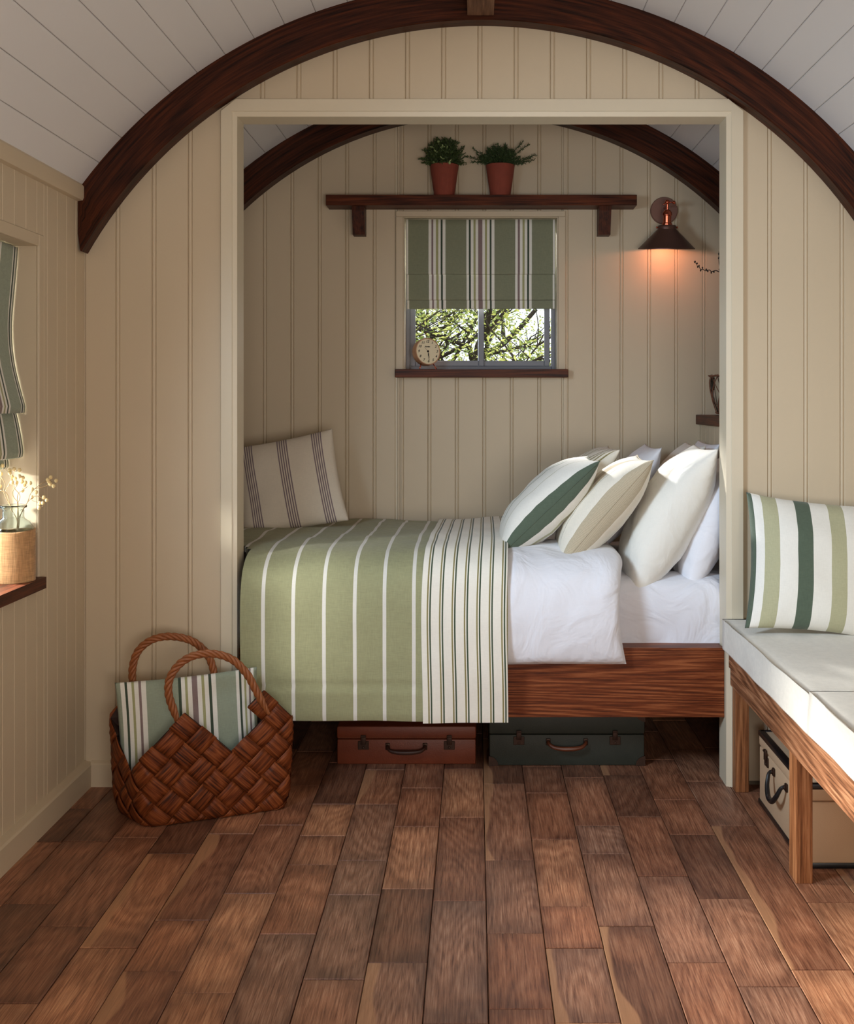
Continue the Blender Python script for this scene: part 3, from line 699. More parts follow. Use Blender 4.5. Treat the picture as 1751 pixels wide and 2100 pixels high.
lean('pillow', (1330, 1130), (1448, 914), 5.14, .50, .20, [M['pillow']], 'white rear row pillow peeking out above the ivory pillow', seed=8.9, **kw)
lean('pillow', (1388, 1110), (1476, 910), 5.18, .50, .16, [M['linen']], 'white rear row pillow touching the jamb at the far right', seed=9.9, **kw)
# off-white cushion at the foot of the bed
st = []
for q in (.12, .455, .79):
    for i in range(5): st.append((q+i*.0215, q+i*.0215+.0115, 1))
a = math.radians(11)
Uc = Vector((math.cos(a), .10, math.sin(a))); Vc = Vector((-math.sin(a), .30, math.cos(a)))
o = cushion('cushion', (-.945, 5.42, 1.178), Uc, Vc, .53, .49, .17, [M['f_natural'], M['f_taupe']], front=st, axis='u', seed=12.3, pinch=.05, power=.5)
tag(o, 'off-white cushion with groups of thin mauve lines at the foot of the bed', 'cushion', 'pillows and cushions on the bed')

# ---- blinds
BL = [155, 175, 1, 368, 395, 1, 395, 412, 2, 412, 437, 1, 437, 460, 3, 460, 482, 1, 482, 500, 4, 500, 527, 1, 725, 748, 1, 748, 766, 4, 766, 792, 1, 792, 812, 3, 812, 836, 1, 836, 876, 2,
      876, 900, 1, 900, 920, 3, 920, 945, 1, 945, 962, 4, 962, 990, 1, 1187, 1210, 1, 1210, 1230, 2, 1230, 1255, 1, 1255, 1275, 3, 1275, 1300, 1, 1300, 1318, 4, 1318, 1343, 1, 1543, 1560, 1]
BS = [((BL[i]-155)/1410, (BL[i+1]-155)/1410, BL[i+2]) for i in range(0, len(BL), 3)]
bm_ = [M['f_green'], M['f_white'], M['f_mauve'], M['f_olive'], M['f_dark']]
def blind(name, prof, along, a0, a1, stripes, parent, wob, mats=None):
    t = cuts([b for s in stripes for b in s[:2]], 0, 1, .03); vs = []; f = []; mi = []; fr = []
    for i, p in enumerate(prof): fr.append(Vector(p))
    n = len(fr); nt_ = len(t)
    for p in fr:
        for q in t:
            a = a0+(a1-a0)*q; wv = wob(q, p.y); vs.append(Vector((a, p.x+wv, p.y)) if along == 'x' else Vector((p.x+wv, a, p.y)))
    for i in range(n-1):
        for j in range(nt_-1):
            f.append((i*nt_+j, i*nt_+j+1, (i+1)*nt_+j+1, (i+1)*nt_+j)); mi.append(stripe_at(stripes, (t[j]+t[j+1])/2))
    return mesh(name, vs, f, mats or bm_, parent, mi=mi, smooth=True, solid=.0018)
b1 = empty('roman_blind', (.03, 5.93, 2.6), 'green striped roman blind half lowered in the small alcove window', 'blind', 'striped roman blinds')
wob = lambda q, z: .004*math.sin(q*9+z*4)+.002*math.sin(q*23)
def seg_(a, b, n): return [(a[0]+(b[0]-a[0])*i/n, a[1]+(b[1]-a[1])*i/n) for i in range(n+1)]
bx0, bx1 = BX0+.006, BX1-.006
blind('blind_panel', seg_((5.925, 2.602), (5.922, 2.31), 8)+[(5.922, 2.305), (5.926, 2.300), (5.932, 2.306)], 'x', bx0, bx1, BS, b1, wob)
blind('blind_fold', seg_((5.940, 2.34), (5.934, 2.17), 5)+[(5.934, 2.164), (5.939, 2.159), (5.945, 2.166)], 'x', bx0+.002, bx1-.001, BS, b1, wob)
blind('blind_fold', seg_((5.952, 2.20), (5.948, 2.118), 3)+[(5.950, 2.112), (5.956, 2.113)], 'x', bx0+.004, bx1, BS, b1, wob)
MB().box(bx0, bx1, 5.935, 5.965, 2.575, 2.603, .002).build('headrail', M['f_white'], b1)
b2 = empty('roman_blind', (-1.70, 3.4, 2.17), 'sage green roman blind with striped edge in the left wall window', 'blind', 'striped roman blinds')
SB = []
def grp(y, sgn=1):
    o = []; x = y
    for wd, m in ((.012, 1), (.010, 4), (.012, 1), (.010, 3), (.012, 1), (.016, 2), (.012, 1), (.010, 3), (.012, 1)):
        o.append((x-wd, x, m)); x -= wd
    return o
for (y0_, y1_, m_) in ((.984, .990, 1), (.974, .984, 4), (.968, .974, 1)): SB.append((y0_, y1_, m_))
SB += grp(.885)+grp(.58)+grp(.28); SB.sort()
SB = [s for s in SB if s[0] > 0]
wob = lambda q, z: .006*math.sin(q*7+z*9)+.003*math.sin(q*17)
A_, B_ = WY0+.02, 3.983
blind('blind_panel', [tuple(p) for p in smooth_path([(-1.706, 2.170), (-1.712, 2.0), (-1.716, 1.86), (-1.708, 1.74), (-1.690, 1.64), (-1.676, 1.575), (-1.684, 1.553), (-1.70, 1.56), (-1.735, 1.62)], 30)], 'y', A_, B_, SB, b2, wob, [M['f_cgreen']]+bm_[1:])
blind('blind_fold', [tuple(p) for p in smooth_path([(-1.735, 1.62), (-1.712, 1.56), (-1.692, 1.46), (-1.684, 1.405), (-1.692, 1.39), (-1.71, 1.40), (-1.745, 1.47)], 22)], 'y', A_, B_, SB, b2, wob, [M['f_cgreen']]+bm_[1:])
blind('blind_fold', [tuple(p) for p in smooth_path([(-1.75, 1.46), (-1.742, 1.40), (-1.736, 1.358), (-1.742, 1.350), (-1.752, 1.356)], 12)], 'y', A_, B_, SB, b2, wob, [M['f_cgreen']]+bm_[1:])
MB().box(-1.745, -1.715, A_, B_, 2.145, 2.175, .002).build('headrail', M['f_white'], b2)

# ---- bench along the right wall
bn = empty('bench', (1.3, 3.4, 0), 'oak framed bench with open space below, along the right wall', 'bench')
MB().box(1.046, 1.075, 1.9, YF-.006, .498, .573, .003).build('apron_rail', M['oak_y'], bn)
MB().box(1.052, 1.080, 1.9, YF-.008, .425, .4965, .003).build('apron', M['oak_y'], bn)
MB().box(1.075, XR-.002, 1.9, YF-.006, .545, .573).build('bench_top', M['oak_y'], bn)
for (y0_, y1_) in ((4.375, 4.43), (3.548, 3.63), (2.70, 2.78), (1.92, 2.0)):
    MB().box(1.062, 1.117, y0_, y1_, 0, .424, .003).build('leg', M['oak_z'], bn); MB().box(1.60, 1.655, y0_, y1_, 0, .545, .003).build('leg', M['oak_z'], bn)
def bcush(y0_, y1_, z1, label):
    bm = bmesh.new(); bmesh.ops.create_cube(bm, size=1)
    for v in bm.verts: v.co = Vector(((1.022+XR-.004)/2+v.co.x*(XR-.004-1.022), (y0_+y1_)/2+v.co.y*(y1_-y0_), (.574+z1)/2+v.co.z*(z1-.574)))
    bmesh.ops.subdivide_edges(bm, edges=bm.edges[:], cuts=30, use_grid_fill=True)
    for v in bm.verts:
        p = v.co; t = min(1, (p.z-.574)/.1); e = min(p.x-1.02, p.y-y0_, y1_-p.y)
        v.co.z += .003*noise.noise(p*4)*t - (.006*max(0, 1-e/.04)**2 if p.z > z1-1e-4 else 0)
        if abs(p.x-1.022) < 1e-4: v.co.x += .006*noise.noise(Vector((0, p.y*5, p.z*9)))
    me = bpy.data.meshes.new('bench_cushion'); bm.to_mesh(me); bm.free(); me.materials.append(M['f_bench'])
    me.polygons.foreach_set('use_smooth', [True]*len(me.polygons))
    o = bpy.data.objects.new('bench_cushion', me); C.objects.link(o); tag(o, label, 'seat cushion', 'bench seat cushions'); return o
bcush(3.30, YF-.006, .702, 'pale oatmeal seat cushion at the far end of the bench, against the alcove casing')
bcush(2.05, 3.294, .712, 'pale oatmeal seat cushion at the near end of the bench')
st = [(0, .028, 1)]; x = .085; k = 0
while x < 1: st.append((x, min(1, x+.102), 2 if k % 2 == 0 else 1)); x += .222; k += 1
a = math.radians(-5.5)
o = cushion('cushion', (1.350, 4.20, .952), (math.cos(a), -.05, math.sin(a)), (.075, .42, 1), .58, .55, .21, [M['f_white'], M['f_bottle'], M['f_pale_olive']],
            front=st, back=[(0, .2, 1), (.3, .5, 2)], axis='u', seed=21.5, pinch=.075, power=.55)
tag(o, 'white cushion with bold dark and pale green stripes standing on the bench', 'cushion')
# cushion in the basket
ay = math.radians(16)
BSm = [(a_, b_, m) for a_, b_, m in BS]
bmc = [M['f_cgreen'], M['f_white'], M['f_mauve'], M['f_olive'], M['f_dark']]
CSm = [(.035, .065, 1), (.065, .082, 4), (.082, .112, 1), (.112, .130, 3), (.130, .160, 1), (.160, .178, 2), (.178, .212, 1),
       (.435, .455, 4), (.455, .482, 1), (.482, .500, 3), (.500, .530, 1), (.530, .568, 2), (.568, .598, 1), (.598, .618, 3), (.618, .648, 1), (.648, .668, 4), (.668, .700, 1),
       (.845, .868, 1), (.868, .884, 4), (.884, .905, 1), (.905, .920, 3), (.920, .940, 1), (.940, .954, 2), (.954, .975, 1)]
o = cushion('cushion', (-1.128, 4.228, .300), (math.cos(ay), math.sin(ay), .045), (-.13, .10, 1), .545, .43, .09, bmc, front=CSm, back=CSm, axis='u', seed=31.0, pinch=.035, power=.5)
tag(o, 'sage green cushion with multicoloured stripes tucked in the woven basket', 'cushion')
# ---------------------------------------------------------------- shelf and its pots
sh_ = empty('wall_shelf', (.03, 5.78, 2.61), 'dark stained wooden wall shelf on two brackets above the small window', 'shelf')
mb2 = MB()
mb2.box(-.803, .866, 5.747, YB-.002, 2.649, 2.706, .002).build('shelf_board', M['beam_x'], sh_)
for x in (-.632, .698):
    MB().prism([(YB-.002, 2.6485), (5.765, 2.6485), (5.765, 2.625), (5.805, 2.500), (YB-.002, 2.500)], 'x', x-.033, x+.033).build('bracket', M['bracket'], sh_)
def pot(name, x, label, kind):
    e = empty(name, (x, 5.80, 2.706), label, 'potted plant', 'potted plants on the shelf')
    MB().lathe([(.0001, 0), (.052, 0), (.055, .004), (.0775, .160), (.0785, .166), (.074, .166), (.068, .150)], (x, 5.80, 2.7065), 36).build('pot', M['terracotta'], e, smooth=True)
    auto_smooth(e.children[0], .7)
    MB().lathe([(.0001, .152), (.070, .150)], (x, 5.80, 2.7065), 20, closed=False).build('soil', M['soil'], e)
    rr = random.Random(int(x*100)+50); st = MB(); lf = MB(); base = Vector((x, 5.80, 2.706+.15))
    def leaf(p, d, L_, w_, m=0):
        d = d.normalized(); s = d.cross(Vector((rr.uniform(-1, 1), rr.uniform(-1, 1), rr.uniform(-1, 1)))).normalized()*w_
        n_ = s.cross(d).normalized()*w_*.25
        lf.add([p, p+d*L_*.45+s+n_, p+d*L_, p+d*L_*.45-s+n_, p+d*L_*.5-n_], [(0, 1, 4), (1, 2, 4), (2, 3, 4), (3, 0, 4)], m)
    if kind == 'ball':
        for i in range(230):
            th = rr.uniform(0, 2*PI); el = rr.uniform(-.35, PI/2); r_ = .118*rr.uniform(.75, 1.06)
            if i in (3, 9): r_ *= 1.12
            d = Vector((math.cos(th)*math.cos(el), math.sin(th)*math.cos(el)*.85, math.sin(el)))
            tip = base+Vector((0, 0, .045))+d*r_; tip.z = max(tip.z, base.z+.020)
            if tip.y > 5.868: tip.y = 5.868
            mid = base+(tip-base)*.5+Vector((0, 0, .012))
            pts = [base+Vector((d.x*.03, d.y*.03, 0)), mid, tip]; st.tube(pts, .0012, 3)
            pale = d.y < -.35 and rr.random() < .22 and d.z < .75
            for k in range(16):
                t = .45+.55*k/15; p = mid+(tip-mid)*((t-.45)/.55) if t > .45 else mid
                dd = Vector((rr.uniform(-1, 1), rr.uniform(-1, 1), rr.uniform(-.3, 1)))+d*.7
                leaf(p, dd, rr.uniform(.012, .020), .0042, 1 if pale and k > 10 else 0)
    else:
        dirs = [(-.145, -.01, .085), (-.17, .0, .045), (-.15, -.04, .01), (-.12, .02, .06), (.12, 0, .125), (.15, -.02, .105), (.19, .0, .055), (.18, -.03, .02), (.13, -.05, .0), (.16, .02, .04)]
        for i in range(110):
            th = rr.uniform(0, 2*PI); el = rr.uniform(.0, 1.3)
            dirs.append((math.cos(th)*math.cos(el)*rr.uniform(.07, .13), math.sin(th)*math.cos(el)*.08, .02+math.sin(el)*rr.uniform(.05, .095)))
        for d_ in dirs:
            tip = base+Vector(d_)+Vector((0, 0, .02)); tip.y = min(tip.y, 5.866)
            mid = base+Vector(d_)*.45+Vector((0, 0, .018)); pts = [base, mid, tip]; st.tube(pts, .0014, 3)
            for k in range(14):
                t = k/13; p = mid+(tip-mid)*t
                for q in range(4):
                    dd = (tip-mid).normalized()*.8+Vector((rr.uniform(-1, 1), rr.uniform(-1, 1), rr.uniform(-1, 1)))
                    leaf(p, dd, rr.uniform(.012, .020), .0022)
    st.build('stems', M['stem'], e); o = lf.build('foliage', [M['leaf1' if kind == 'ball' else 'leaf2'], M['leaf1b']], e); o['kind'] = 'stuff'
pot('potted_plant', -.169, 'round bushy plant with pale tips in the left terracotta pot on the shelf', 'ball')
pot('potted_plant', .134, 'spiky sprawling green plant in the right terracotta pot on the shelf', 'spiky')

# ---------------------------------------------------------------- wall lamp
lx, lz = 1.033, 2.642
lp = empty('wall_lamp', (lx, YB, lz), 'copper and bronze wall lamp with a conical shade, lit, beside the shelf', 'lamp')
ax = (0, -1, 0)
MB().lathe([(.0001, 0), (.075, 0), (.075, .010), (.071, .016), (.0001, .016)], (lx, YB-.001, lz), 40, ax).build('back_plate', M['plate'], lp, smooth=True)
auto_smooth(lp.children[0], .6)
sx, sy = 1.023, 5.715
arm = MB().tube([(lx, YB-.015, lz+.012), (lx, 5.80, lz+.014), (lx-.005, 5.75, lz+.016), (sx, sy+.012, lz+.018)], .006, 10).lathe([(.0001, -.014), (.010, -.010), (.014, 0), (.010, .010), (.0001, .014)], (sx, sy, lz+.018), 16)
arm.build('arm', M['copper'], lp, smooth=True)
kn = MB().tube([(sx+.008, sy, lz+.018), (sx+.030, sy, lz+.016)], [.004, .004], 8).lathe([(.0001, -.010), (.008, -.006), (.009, .004), (.0001, .010)], (sx+.036, sy, lz+.016), 12, (1, 0, 0)).tube([(sx-.008, sy, lz+.014), (sx-.024, sy, lz+.003)], .003, 6)
kn.build('knob', M['copper'], lp, smooth=True)
so = MB().lathe([(.007, .062), (.007, .035), (.016, .030), (.023, .020), (.026, .008), (.026, .003), (.022, 0), (.022, -.034), (.027, -.040), (.027, -.046), (.0001, -.046)], (sx, sy, lz-.056), 28)
o = so.build('socket', M['copper'], lp, smooth=True); auto_smooth(o, .5)
shd = [(.048, 2.517), (.048, 2.533), (.030, 2.538), (.028, 2.538), (.046, 2.530), (.046, 2.514), (.1455, 2.417), (.1455, 2.412), (.1495, 2.411), (.1495, 2.419)]
shd = [(.030, 2.540), (.046, 2.536), (.048, 2.532), (.048, 2.518), (.146, 2.418), (.150, 2.416), (.150, 2.411), (.144, 2.411), (.046, 2.512), (.044, 2.530), (.030, 2.534)]
v = []; mb = MB().lathe([(r, z) for r, z in shd], (sx, sy, 0), 48, closed=False)
o = mb.build('shade', M['bronze'], lp, smooth=True); auto_smooth(o, .5)
for s in (-1, 1): MB().lathe([(.0001, -.006), (.005, -.004), (.006, 0), (.004, .005), (.0001, .006)], (sx+s*.053, sy, 2.526), 12, (1, 0, 0)).build('screw', M['copper'], lp, smooth=True)
bm_m, nt, b = newmat('bulb_glow'); b.inputs['Base Color'].default_value = lin((255, 190, 120)); b.inputs['Emission Color'].default_value = (1, .42, .14, 1); b.inputs['Emission Strength'].default_value = 6
MB().lathe([(.0001, -.026), (.012, -.023), (.020, -.012), (.021, 0), (.016, .014), (.010, .022), (.010, .03)], (sx, sy, 2.468), 20).build('bulb', bm_m, lp, smooth=True)
ld = bpy.data.lights.new('bulb_light', 'POINT'); ld.energy = 1.9; ld.color = (1, .36, .18); ld.shadow_soft_size = .024
lo = bpy.data.objects.new('bulb_light', ld); C.objects.link(lo); lo.location = (sx, sy, 2.435)
TL = Matrix.Translation((sx, sy, 2.60)) @ Matrix.Rotation(math.radians(8), 4, 'X') @ Matrix.Translation((-sx, -sy, -2.60))
for o in lp.children:
    if o.name.split('.')[0] in ('shade', 'socket', 'screw', 'bulb'): o.data.transform(TL)
lo.location = TL @ Vector((sx, sy, 2.435))

# ---------------------------------------------------------------- clock
ck = Vector((-.272, 5.858, 1.866)); yaw = math.radians(27); tilt = math.radians(7)
fd = Vector((math.sin(yaw)*math.cos(tilt), -math.cos(yaw)*math.cos(tilt), math.sin(tilt)))
cl = empty('alarm_clock', (ck.x, ck.y, 1.772), 'round cream alarm clock with copper body on the small window sill', 'clock')
Mx = Matrix.Translation(ck) @ Matrix.Rotation(yaw, 4, 'Z') @ Matrix.Rotation(-tilt, 4, 'X')      # local -y is the dial
M['clock_body'] = plain('clock_body_copper', (196, 150, 118), .4, metal=.35)
M['dial'] = plain('clock_dial', (232, 220, 188), .5); M['ink'] = plain('clock_ink', (18, 15, 13), .5)
def loc(mb_): 
    mb_.v = [Mx @ p for p in mb_.v]; return mb_
o = loc(MB().lathe([(.0001, -.030), (.060, -.030), (.070, -.024), (.0745, -.014), (.0745, .028), (.0735, .0315), (.0695, .0315), (.0690, .027), (.0001, .027)], (0, 0, 0), 48, ax)).build('body', M['clock_body'], cl, smooth=True); auto_smooth(o, .5)
loc(MB().lathe([(.0001, .0278), (.0688, .0278)], (0, 0, 0), 48, ax, closed=False)).build('dial', M['dial'], cl)
def text_mesh(s, size, mat, M4, name, parent, shear=.0):
    cu = bpy.data.curves.new('t', 'FONT'); cu.body = s; cu.size = size; cu.align_x = 'CENTER'; cu.align_y = 'CENTER'; cu.extrude = .0003; cu.shear = shear; cu.resolution_u = 3; cu.offset = .0004
    t = bpy.data.objects.new('t', cu); C.objects.link(t); me = bpy.data.meshes.new_from_object(t); bpy.data.objects.remove(t)
    me.transform(M4); me.materials.clear(); me.materials.append(mat); me.name = name
    o = bpy.data.objects.new(name, me); C.objects.link(o); parent_to(o, parent); return o
RX = Matrix.Rotation(PI/2, 4, 'X')
for h in range(1, 13):
    a = PI/2-h*PI/6
    text_mesh(str(h), .0195, M['ink'], Mx @ Matrix.Translation((math.cos(a)*.0545, -.0284, math.sin(a)*.0545)) @ RX, 'numeral', cl, .3)
text_mesh('Acctim', .0105, M['ink'], Mx @ Matrix.Translation((-.002, -.0284, .026)) @ RX, 'lettering', cl, .4)
def hand(name, ang, L_, w_, y, blob=None):
    d = Vector((math.sin(ang), 0, math.cos(ang))); s = Vector((math.cos(ang), 0, -math.sin(ang)))
    mb = MB(); pts = [(-.006, w_*.6), (L_*.30, w_*.5), (L_*.42, blob or w_), (L_*.54, w_*.6), (L_*.9, w_*.8), (L_, .0003)]
    v = []
    for r, ww in pts: v += [d*r+s*ww+Vector((0, y, 0)), d*r-s*ww+Vector((0, y, 0))]
    mb.add(v, [(2*i, 2*i+1, 2*i+3, 2*i+2) for i in range(len(pts)-1)])
    loc(mb).build(name, M['ink'], cl, solid=.0008)
hand('hour_hand', math.radians(172), .036, .0022, -.0300, .0042); hand('minute_hand', math.radians(176), .052, .0016, -.0310, .0034); hand('alarm_hand', math.radians(-40), .030, .0005, -.0293)
loc(MB().lathe([(.0001, .033), (.0055, .0325), (.0055, .028)], (0, 0, 0), 16, ax)).build('hand_hub', M['ink'], cl)
fr_ = MB()
for s in (-1, 1):
    fr_ = loc(MB().tube([(s*.036, -.010, -.062), (s*.043, -.016, -.078), (s*.050, -.018, -.089)], [.0035, .0026, .004], 8)); z0 = min(p.z for p in fr_.v)
    for p in fr_.v: p.z += (1.7725-z0)*max(0, min(1, (ck.z-.055-p.z)/.03))
    fr_.build('foot', M['copper'], cl, smooth=True)
rg = [( .013*math.sin(t), 0, .094+.013*-math.cos(t)) for t in [2*PI*i/20 for i in range(21)]]
loc(MB().tube(rg, .0010, 6)).build('ring', M['copper'], cl, smooth=True)
loc(MB().lathe([(.004, .070), (.004, .076), (.0018, .078), (.0018, .083)], (0, 0, 0), 12)).build('ring_post', M['copper'], cl, smooth=True)

# ---------------------------------------------------------------- twig lantern and tall twigs on the ledge
lc = Vector((1.315, 5.60, 1.5245))
le = empty('twig_lantern', lc, 'glass candle lantern wrapped in brown twigs on the ledge', 'lantern')
prof = [(.0001, .004), (.045, .005), (.052, .02), (.070, .07), (.084, .13), (.088, .18), (.086, .20)]
MB().lathe(prof, lc, 32, closed=False).build('glass', M['glass'], le, smooth=True)
M['twig'] = plain('brown_twig', (112, 68, 46), .7, bump=.4, bscale=80); rr = random.Random(5)
def rad(z): 
    for (r0, z0), (r1, z1) in zip(prof[1:-1], prof[2:]):
        if z0 <= z <= z1: return r0+(r1-r0)*(z-z0)/(z1-z0)
    return prof[-1][0] if z > .2 else prof[1][0]
for i in range(16):
    a0_ = 2*PI*i/16; tw = (1 if i % 2 else -1)*rr.uniform(.7, 1.5); pts = []
    for k in range(15):
        z = .006+.206*k/14; a = a0_+tw*z/.2; r_ = rad(min(z, .2))+.004; pts.append(lc+Vector((math.cos(a)*r_, math.sin(a)*r_, z)))
    MB().tube(pts, rr.uniform(.0022, .0034), 6).build('twig', M['twig'], le, smooth=True)
for z, r_ in ((.205, .092), (.012, .056)):
    pts = [lc+Vector((math.cos(t)*(r_+.002*math.sin(t*5)), math.sin(t)*r_, z+.003*math.sin(t*7))) for t in [2*PI*k/28 for k in range(29)]]
    MB().tube(pts, .004, 6).build('rim_twig', M['twig'], le, smooth=True)
vs_ = Vector((1.45, 5.30, 1.5245))
ve = empty('twig_vase', vs_, 'bare budding twigs reaching out past the right jamb beside the wall lamp', 'twigs')
MB().lathe([(.0001, .001), (.05, .001), (.06, .05), (.045, .16), (.028, .22), (.032, .24), (.028, .238), (.024, .22)], vs_, 28).build('vase', M['dark'], ve, smooth=True)
def twig(pts, nm='branch'):
    pp = smooth_path([Vector(p) for p in pts], 26) if False else [Vector(p) for p in pts]
    out = []
    for i in range(len(pp)-1):
        for k in range(6): out.append(pp[i].lerp(pp[i+1], k/6)+Vector((0, 0, .004*math.sin(i*2+k))))
    out.append(pp[-1]); n_ = len(out); mb = MB().tube(out, [.0035-.0022*i/n_ for i in range(n_)], 5)
    o = mb.build(nm, M['dark'], ve)
    bd = MB()
    for k in range(n_//2, n_, 2):
        q = out[k]+Vector((rr.uniform(-.004, .004), 0, rr.choice((-1, 1))*.006)); bd.lathe([(.0001, -.006), (.0045, 0), (.0001, .007)], q, 6)
    bd.build('bud', M['dark'], o)
t5 = 5.38
twig([vs_+Vector((0, 0, .2)), (1.45, 5.32, 2.0), P(1500, 560, t5), P(1474, 557, t5), P(1455, 555, t5), P(1438, 552, t5), P(1430, 545, t5), P(1423, 536, t5)])
twig([vs_+Vector((0, 0, .2)), (1.38, 5.34, 2.05), P(1482, 580, t5), P(1477, 555, t5), P(1474, 535, t5), P(1474, 516, t5)])

# ---------------------------------------------------------------- burlap jar with dried flowers
jc = Vector((-1.683, 3.902, .9455))
je = empty('flower_jar', jc, 'glass jar in a burlap sleeve on the left wall window sill', 'jar')
M['burlap'] = fabric('burlap', (190, 148, 104), .3, weave=420, bump=1.0)
jg = [(.0001, .002), (.068, .003), (.072, .01), (.072, .175), (.070, .195), (.058, .215), (.040, .226), (.037, .232), (.037, .262), (.046, .266), (.047, .272), (.044, .275), (.038, .272), (.034, .262), (.034, .232), (.038, .222), (.056, .211), (.066, .193), (.068, .175), (.068, .012), (.0001, .010)]
MB().lathe(jg, jc, 48, closed=False).build('glass', M['jar_glass'], je, smooth=True)
v = []; f = []; n = 64; zz = [.0, .006, .04, .08, .12, .15, .172, .180, .186, .180]
for i, z in enumerate(zz):
    for k in range(n):
        t = 2*PI*k/n; r_ = .0755+.0015*noise.noise(Vector((math.cos(t)*3, math.sin(t)*3, z*30)))-(0 if i < 9 else .003)
        v.append(jc+Vector((math.cos(t)*r_, math.sin(t)*r_, z+(.003*math.sin(t*2+1) if i > 5 else 0))))
for i in range(len(zz)-1):
    for k in range(n): f.append((i*n+k, i*n+(k+1) % n, (i+1)*n+(k+1) % n, (i+1)*n+k))
mesh('burlap_sleeve', v, f, M['burlap'], je, smooth=True)
fe = empty('dried_flowers', jc+Vector((0, 0, .02)), 'dried cream flower sprigs with curling stems in the burlap jar', 'dried flowers')
M['bloom'] = plain('cream_bloom', (238, 214, 160), .8, var=.15, vscale=80); M['dstem'] = plain('dried_stem', (150, 124, 84), .7)
def S(px, py, dy=0): return P(px, py, 3.90+dy)
stems = [
 [(36, 1088), (38, 1066), (37, 1040), (36, 1030), (27, 1018), (27, 1005), (35, 995), (33, 982)],
 [(36, 1088), (36, 1066), (36, 1034), (40, 1024), (40, 1014), (30, 1002), (28, 992), (24, 980)],
 [(34, 1085), (38, 1062), (52, 1038), (56, 1030), (70, 1018), (84, 1020), (90, 1030)],
 [(38, 1085), (42, 1055), (56, 1030), (64, 1010), (80, 995), (92, 988), (100, 982)],
 [(38, 1085), (34, 1064), (20, 1034), (17, 1020), (12, 1010), (0, 1006)],
 [(38, 1085), (32, 1060), (18, 1032), (8, 1010), (10, 992), (2, 978)],
 [(36, 1080), (36, 1045), (36, 1015), (48, 1004), (56, 998)], [(10, 1010), (22, 985), (20, 972)], [(64, 1010), (72, 1002), (92, 998), (104, 990)]]
for i, s in enumerate(stems):
    pts = [S(x, y, .02*math.sin(i*1.7)*min(1, k/3)) for k, (x, y) in enumerate(s)]; n_ = len(pts)
    MB().tube(smooth_path(pts, 24) if True else pts, .0013, 5).build('stem', M['dstem'], fe, smooth=True)
heads = [(20, 970), (24, 978), (31, 982), (34, 990), (25, 990), (40, 977), (47, 980), (52, 990), (50, 995), (45, 988), (62, 991), (29, 962), (40, 964), (20, 965), (5, 955), (2, 972), (0, 998), (66, 1004), (74, 1010), (65, 1020), (82, 1032), (88, 1032), (80, 1042), (96, 1026), (90, 1020), (104, 979), (100, 988), (103, 993), (110, 997), (115, 986), (98, 984), (46, 1006)]
for i, (x, y) in enumerate(heads):
    c_ = S(x, y, .015*math.sin(i)); mb = MB().lathe([(.0001, -.008), (.0058, -.004), (.0072, .001), (.0054, .006), (.0001, .008)], c_, 8)
    mb.build('bloom', M['bloom'], fe, smooth=True)
    if i % 2 == 0 and i > 0:
        c2_ = S(heads[i-1][0], heads[i-1][1]+6, 0); MB().tube([c_, c2_], .0006, 4).build('stem', M['dstem'], fe)

# ---------------------------------------------------------------- woven basket
bk = empty('woven_basket', (-1.07, 4.19, 0), 'large dark basket woven from wide diagonal wood strips, beside the bed', 'basket')
BP = [Vector((-1.245, 3.995)), Vector((-.712, 4.205)), Vector((-.845, 4.345)), Vector((-1.43, 4.19))]
def rounded(poly, r=.05, m=6):
    out = []; n = len(poly)
    for i in range(n):
        p, a, b = poly[i], poly[i-1], poly[(i+1) % n]; u = (a-p).normalized(); w_ = (b-p).normalized(); A = p+u*r; B = p+w_*r
        for k in range(m+1): t = k/m; out.append((1-t)**2*A+2*t*(1-t)*p+t*t*B)
    return out
RP = rounded(BP); RP = RP+[RP[0]]; cumr = [0]
for i in range(len(RP)-1): cumr.append(cumr[-1]+(RP[i+1]-RP[i]).length)
LT = cumr[-1]; cen = sum(BP, Vector((0, 0)))/4; nd = 14; D = LT/nd
def bpos(s, z, off=0):
    s = s % LT; i = max(j for j in range(len(cumr)-1) if cumr[j] <= s+1e-9); t = (s-cumr[i])/max(1e-9, cumr[i+1]-cumr[i]); p = RP[i].lerp(RP[i+1], t)
    # shape: tucked in at the floor, belly, slight flare upward
    zz_ = max(0, z); k = .93+.07*min(1, (zz_/.09))**.6+.05*zz_/.4
    if z < 0: k += z*2.2
    tg = (RP[i+1]-RP[i]).normalized(); nn = Vector((tg.y, -tg.x)); q = cen+(p-cen)*k+nn*off
    return Vector((q.x, q.y, max(.004, zz_) if z >= 0 else .004))
sF = (BP[1]-BP[0]).length-.06; sc0 = cumr[6]        # front face begins after the first rounded corner
def top(s):
    u = ((s-sc0) % LT)
    KP = [(0, .20), (.10, .44), (.155, .47), (.245, .31), (.285, .31), (.38, .45), (.45, .48), (.53, .37), (.60, .30), (.70, .30), (.82, .42), (.95, .47), (1.05, .34), (1.15, .40), (1.27, .47), (1.38, .40), (1.48, .33), (1.58, .20), (LT, .20)]
    for (a, za), (b, zb) in zip(KP[:-1], KP[1:]):
        if a <= u <= b: return za+(zb-za)*(u-a)/(b-a)
    return .2
rb_ = random.Random(9)
MX = {0: 4, 1: 5, 2: 6, 3: 5, 4: 4, 5: 3, 6: 4, 7: 7, 8: 6, 9: 5, 10: 4, 11: 5, 12: 4, 13: 5, 14: 4, 15: 5, 16: 6, 17: 5, 18: 4, 19: 3, 20: 4, 21: 5, 22: 6, 23: 5, 24: 4, 25: 3, 26: 2, 27: 3}
inner = MB()
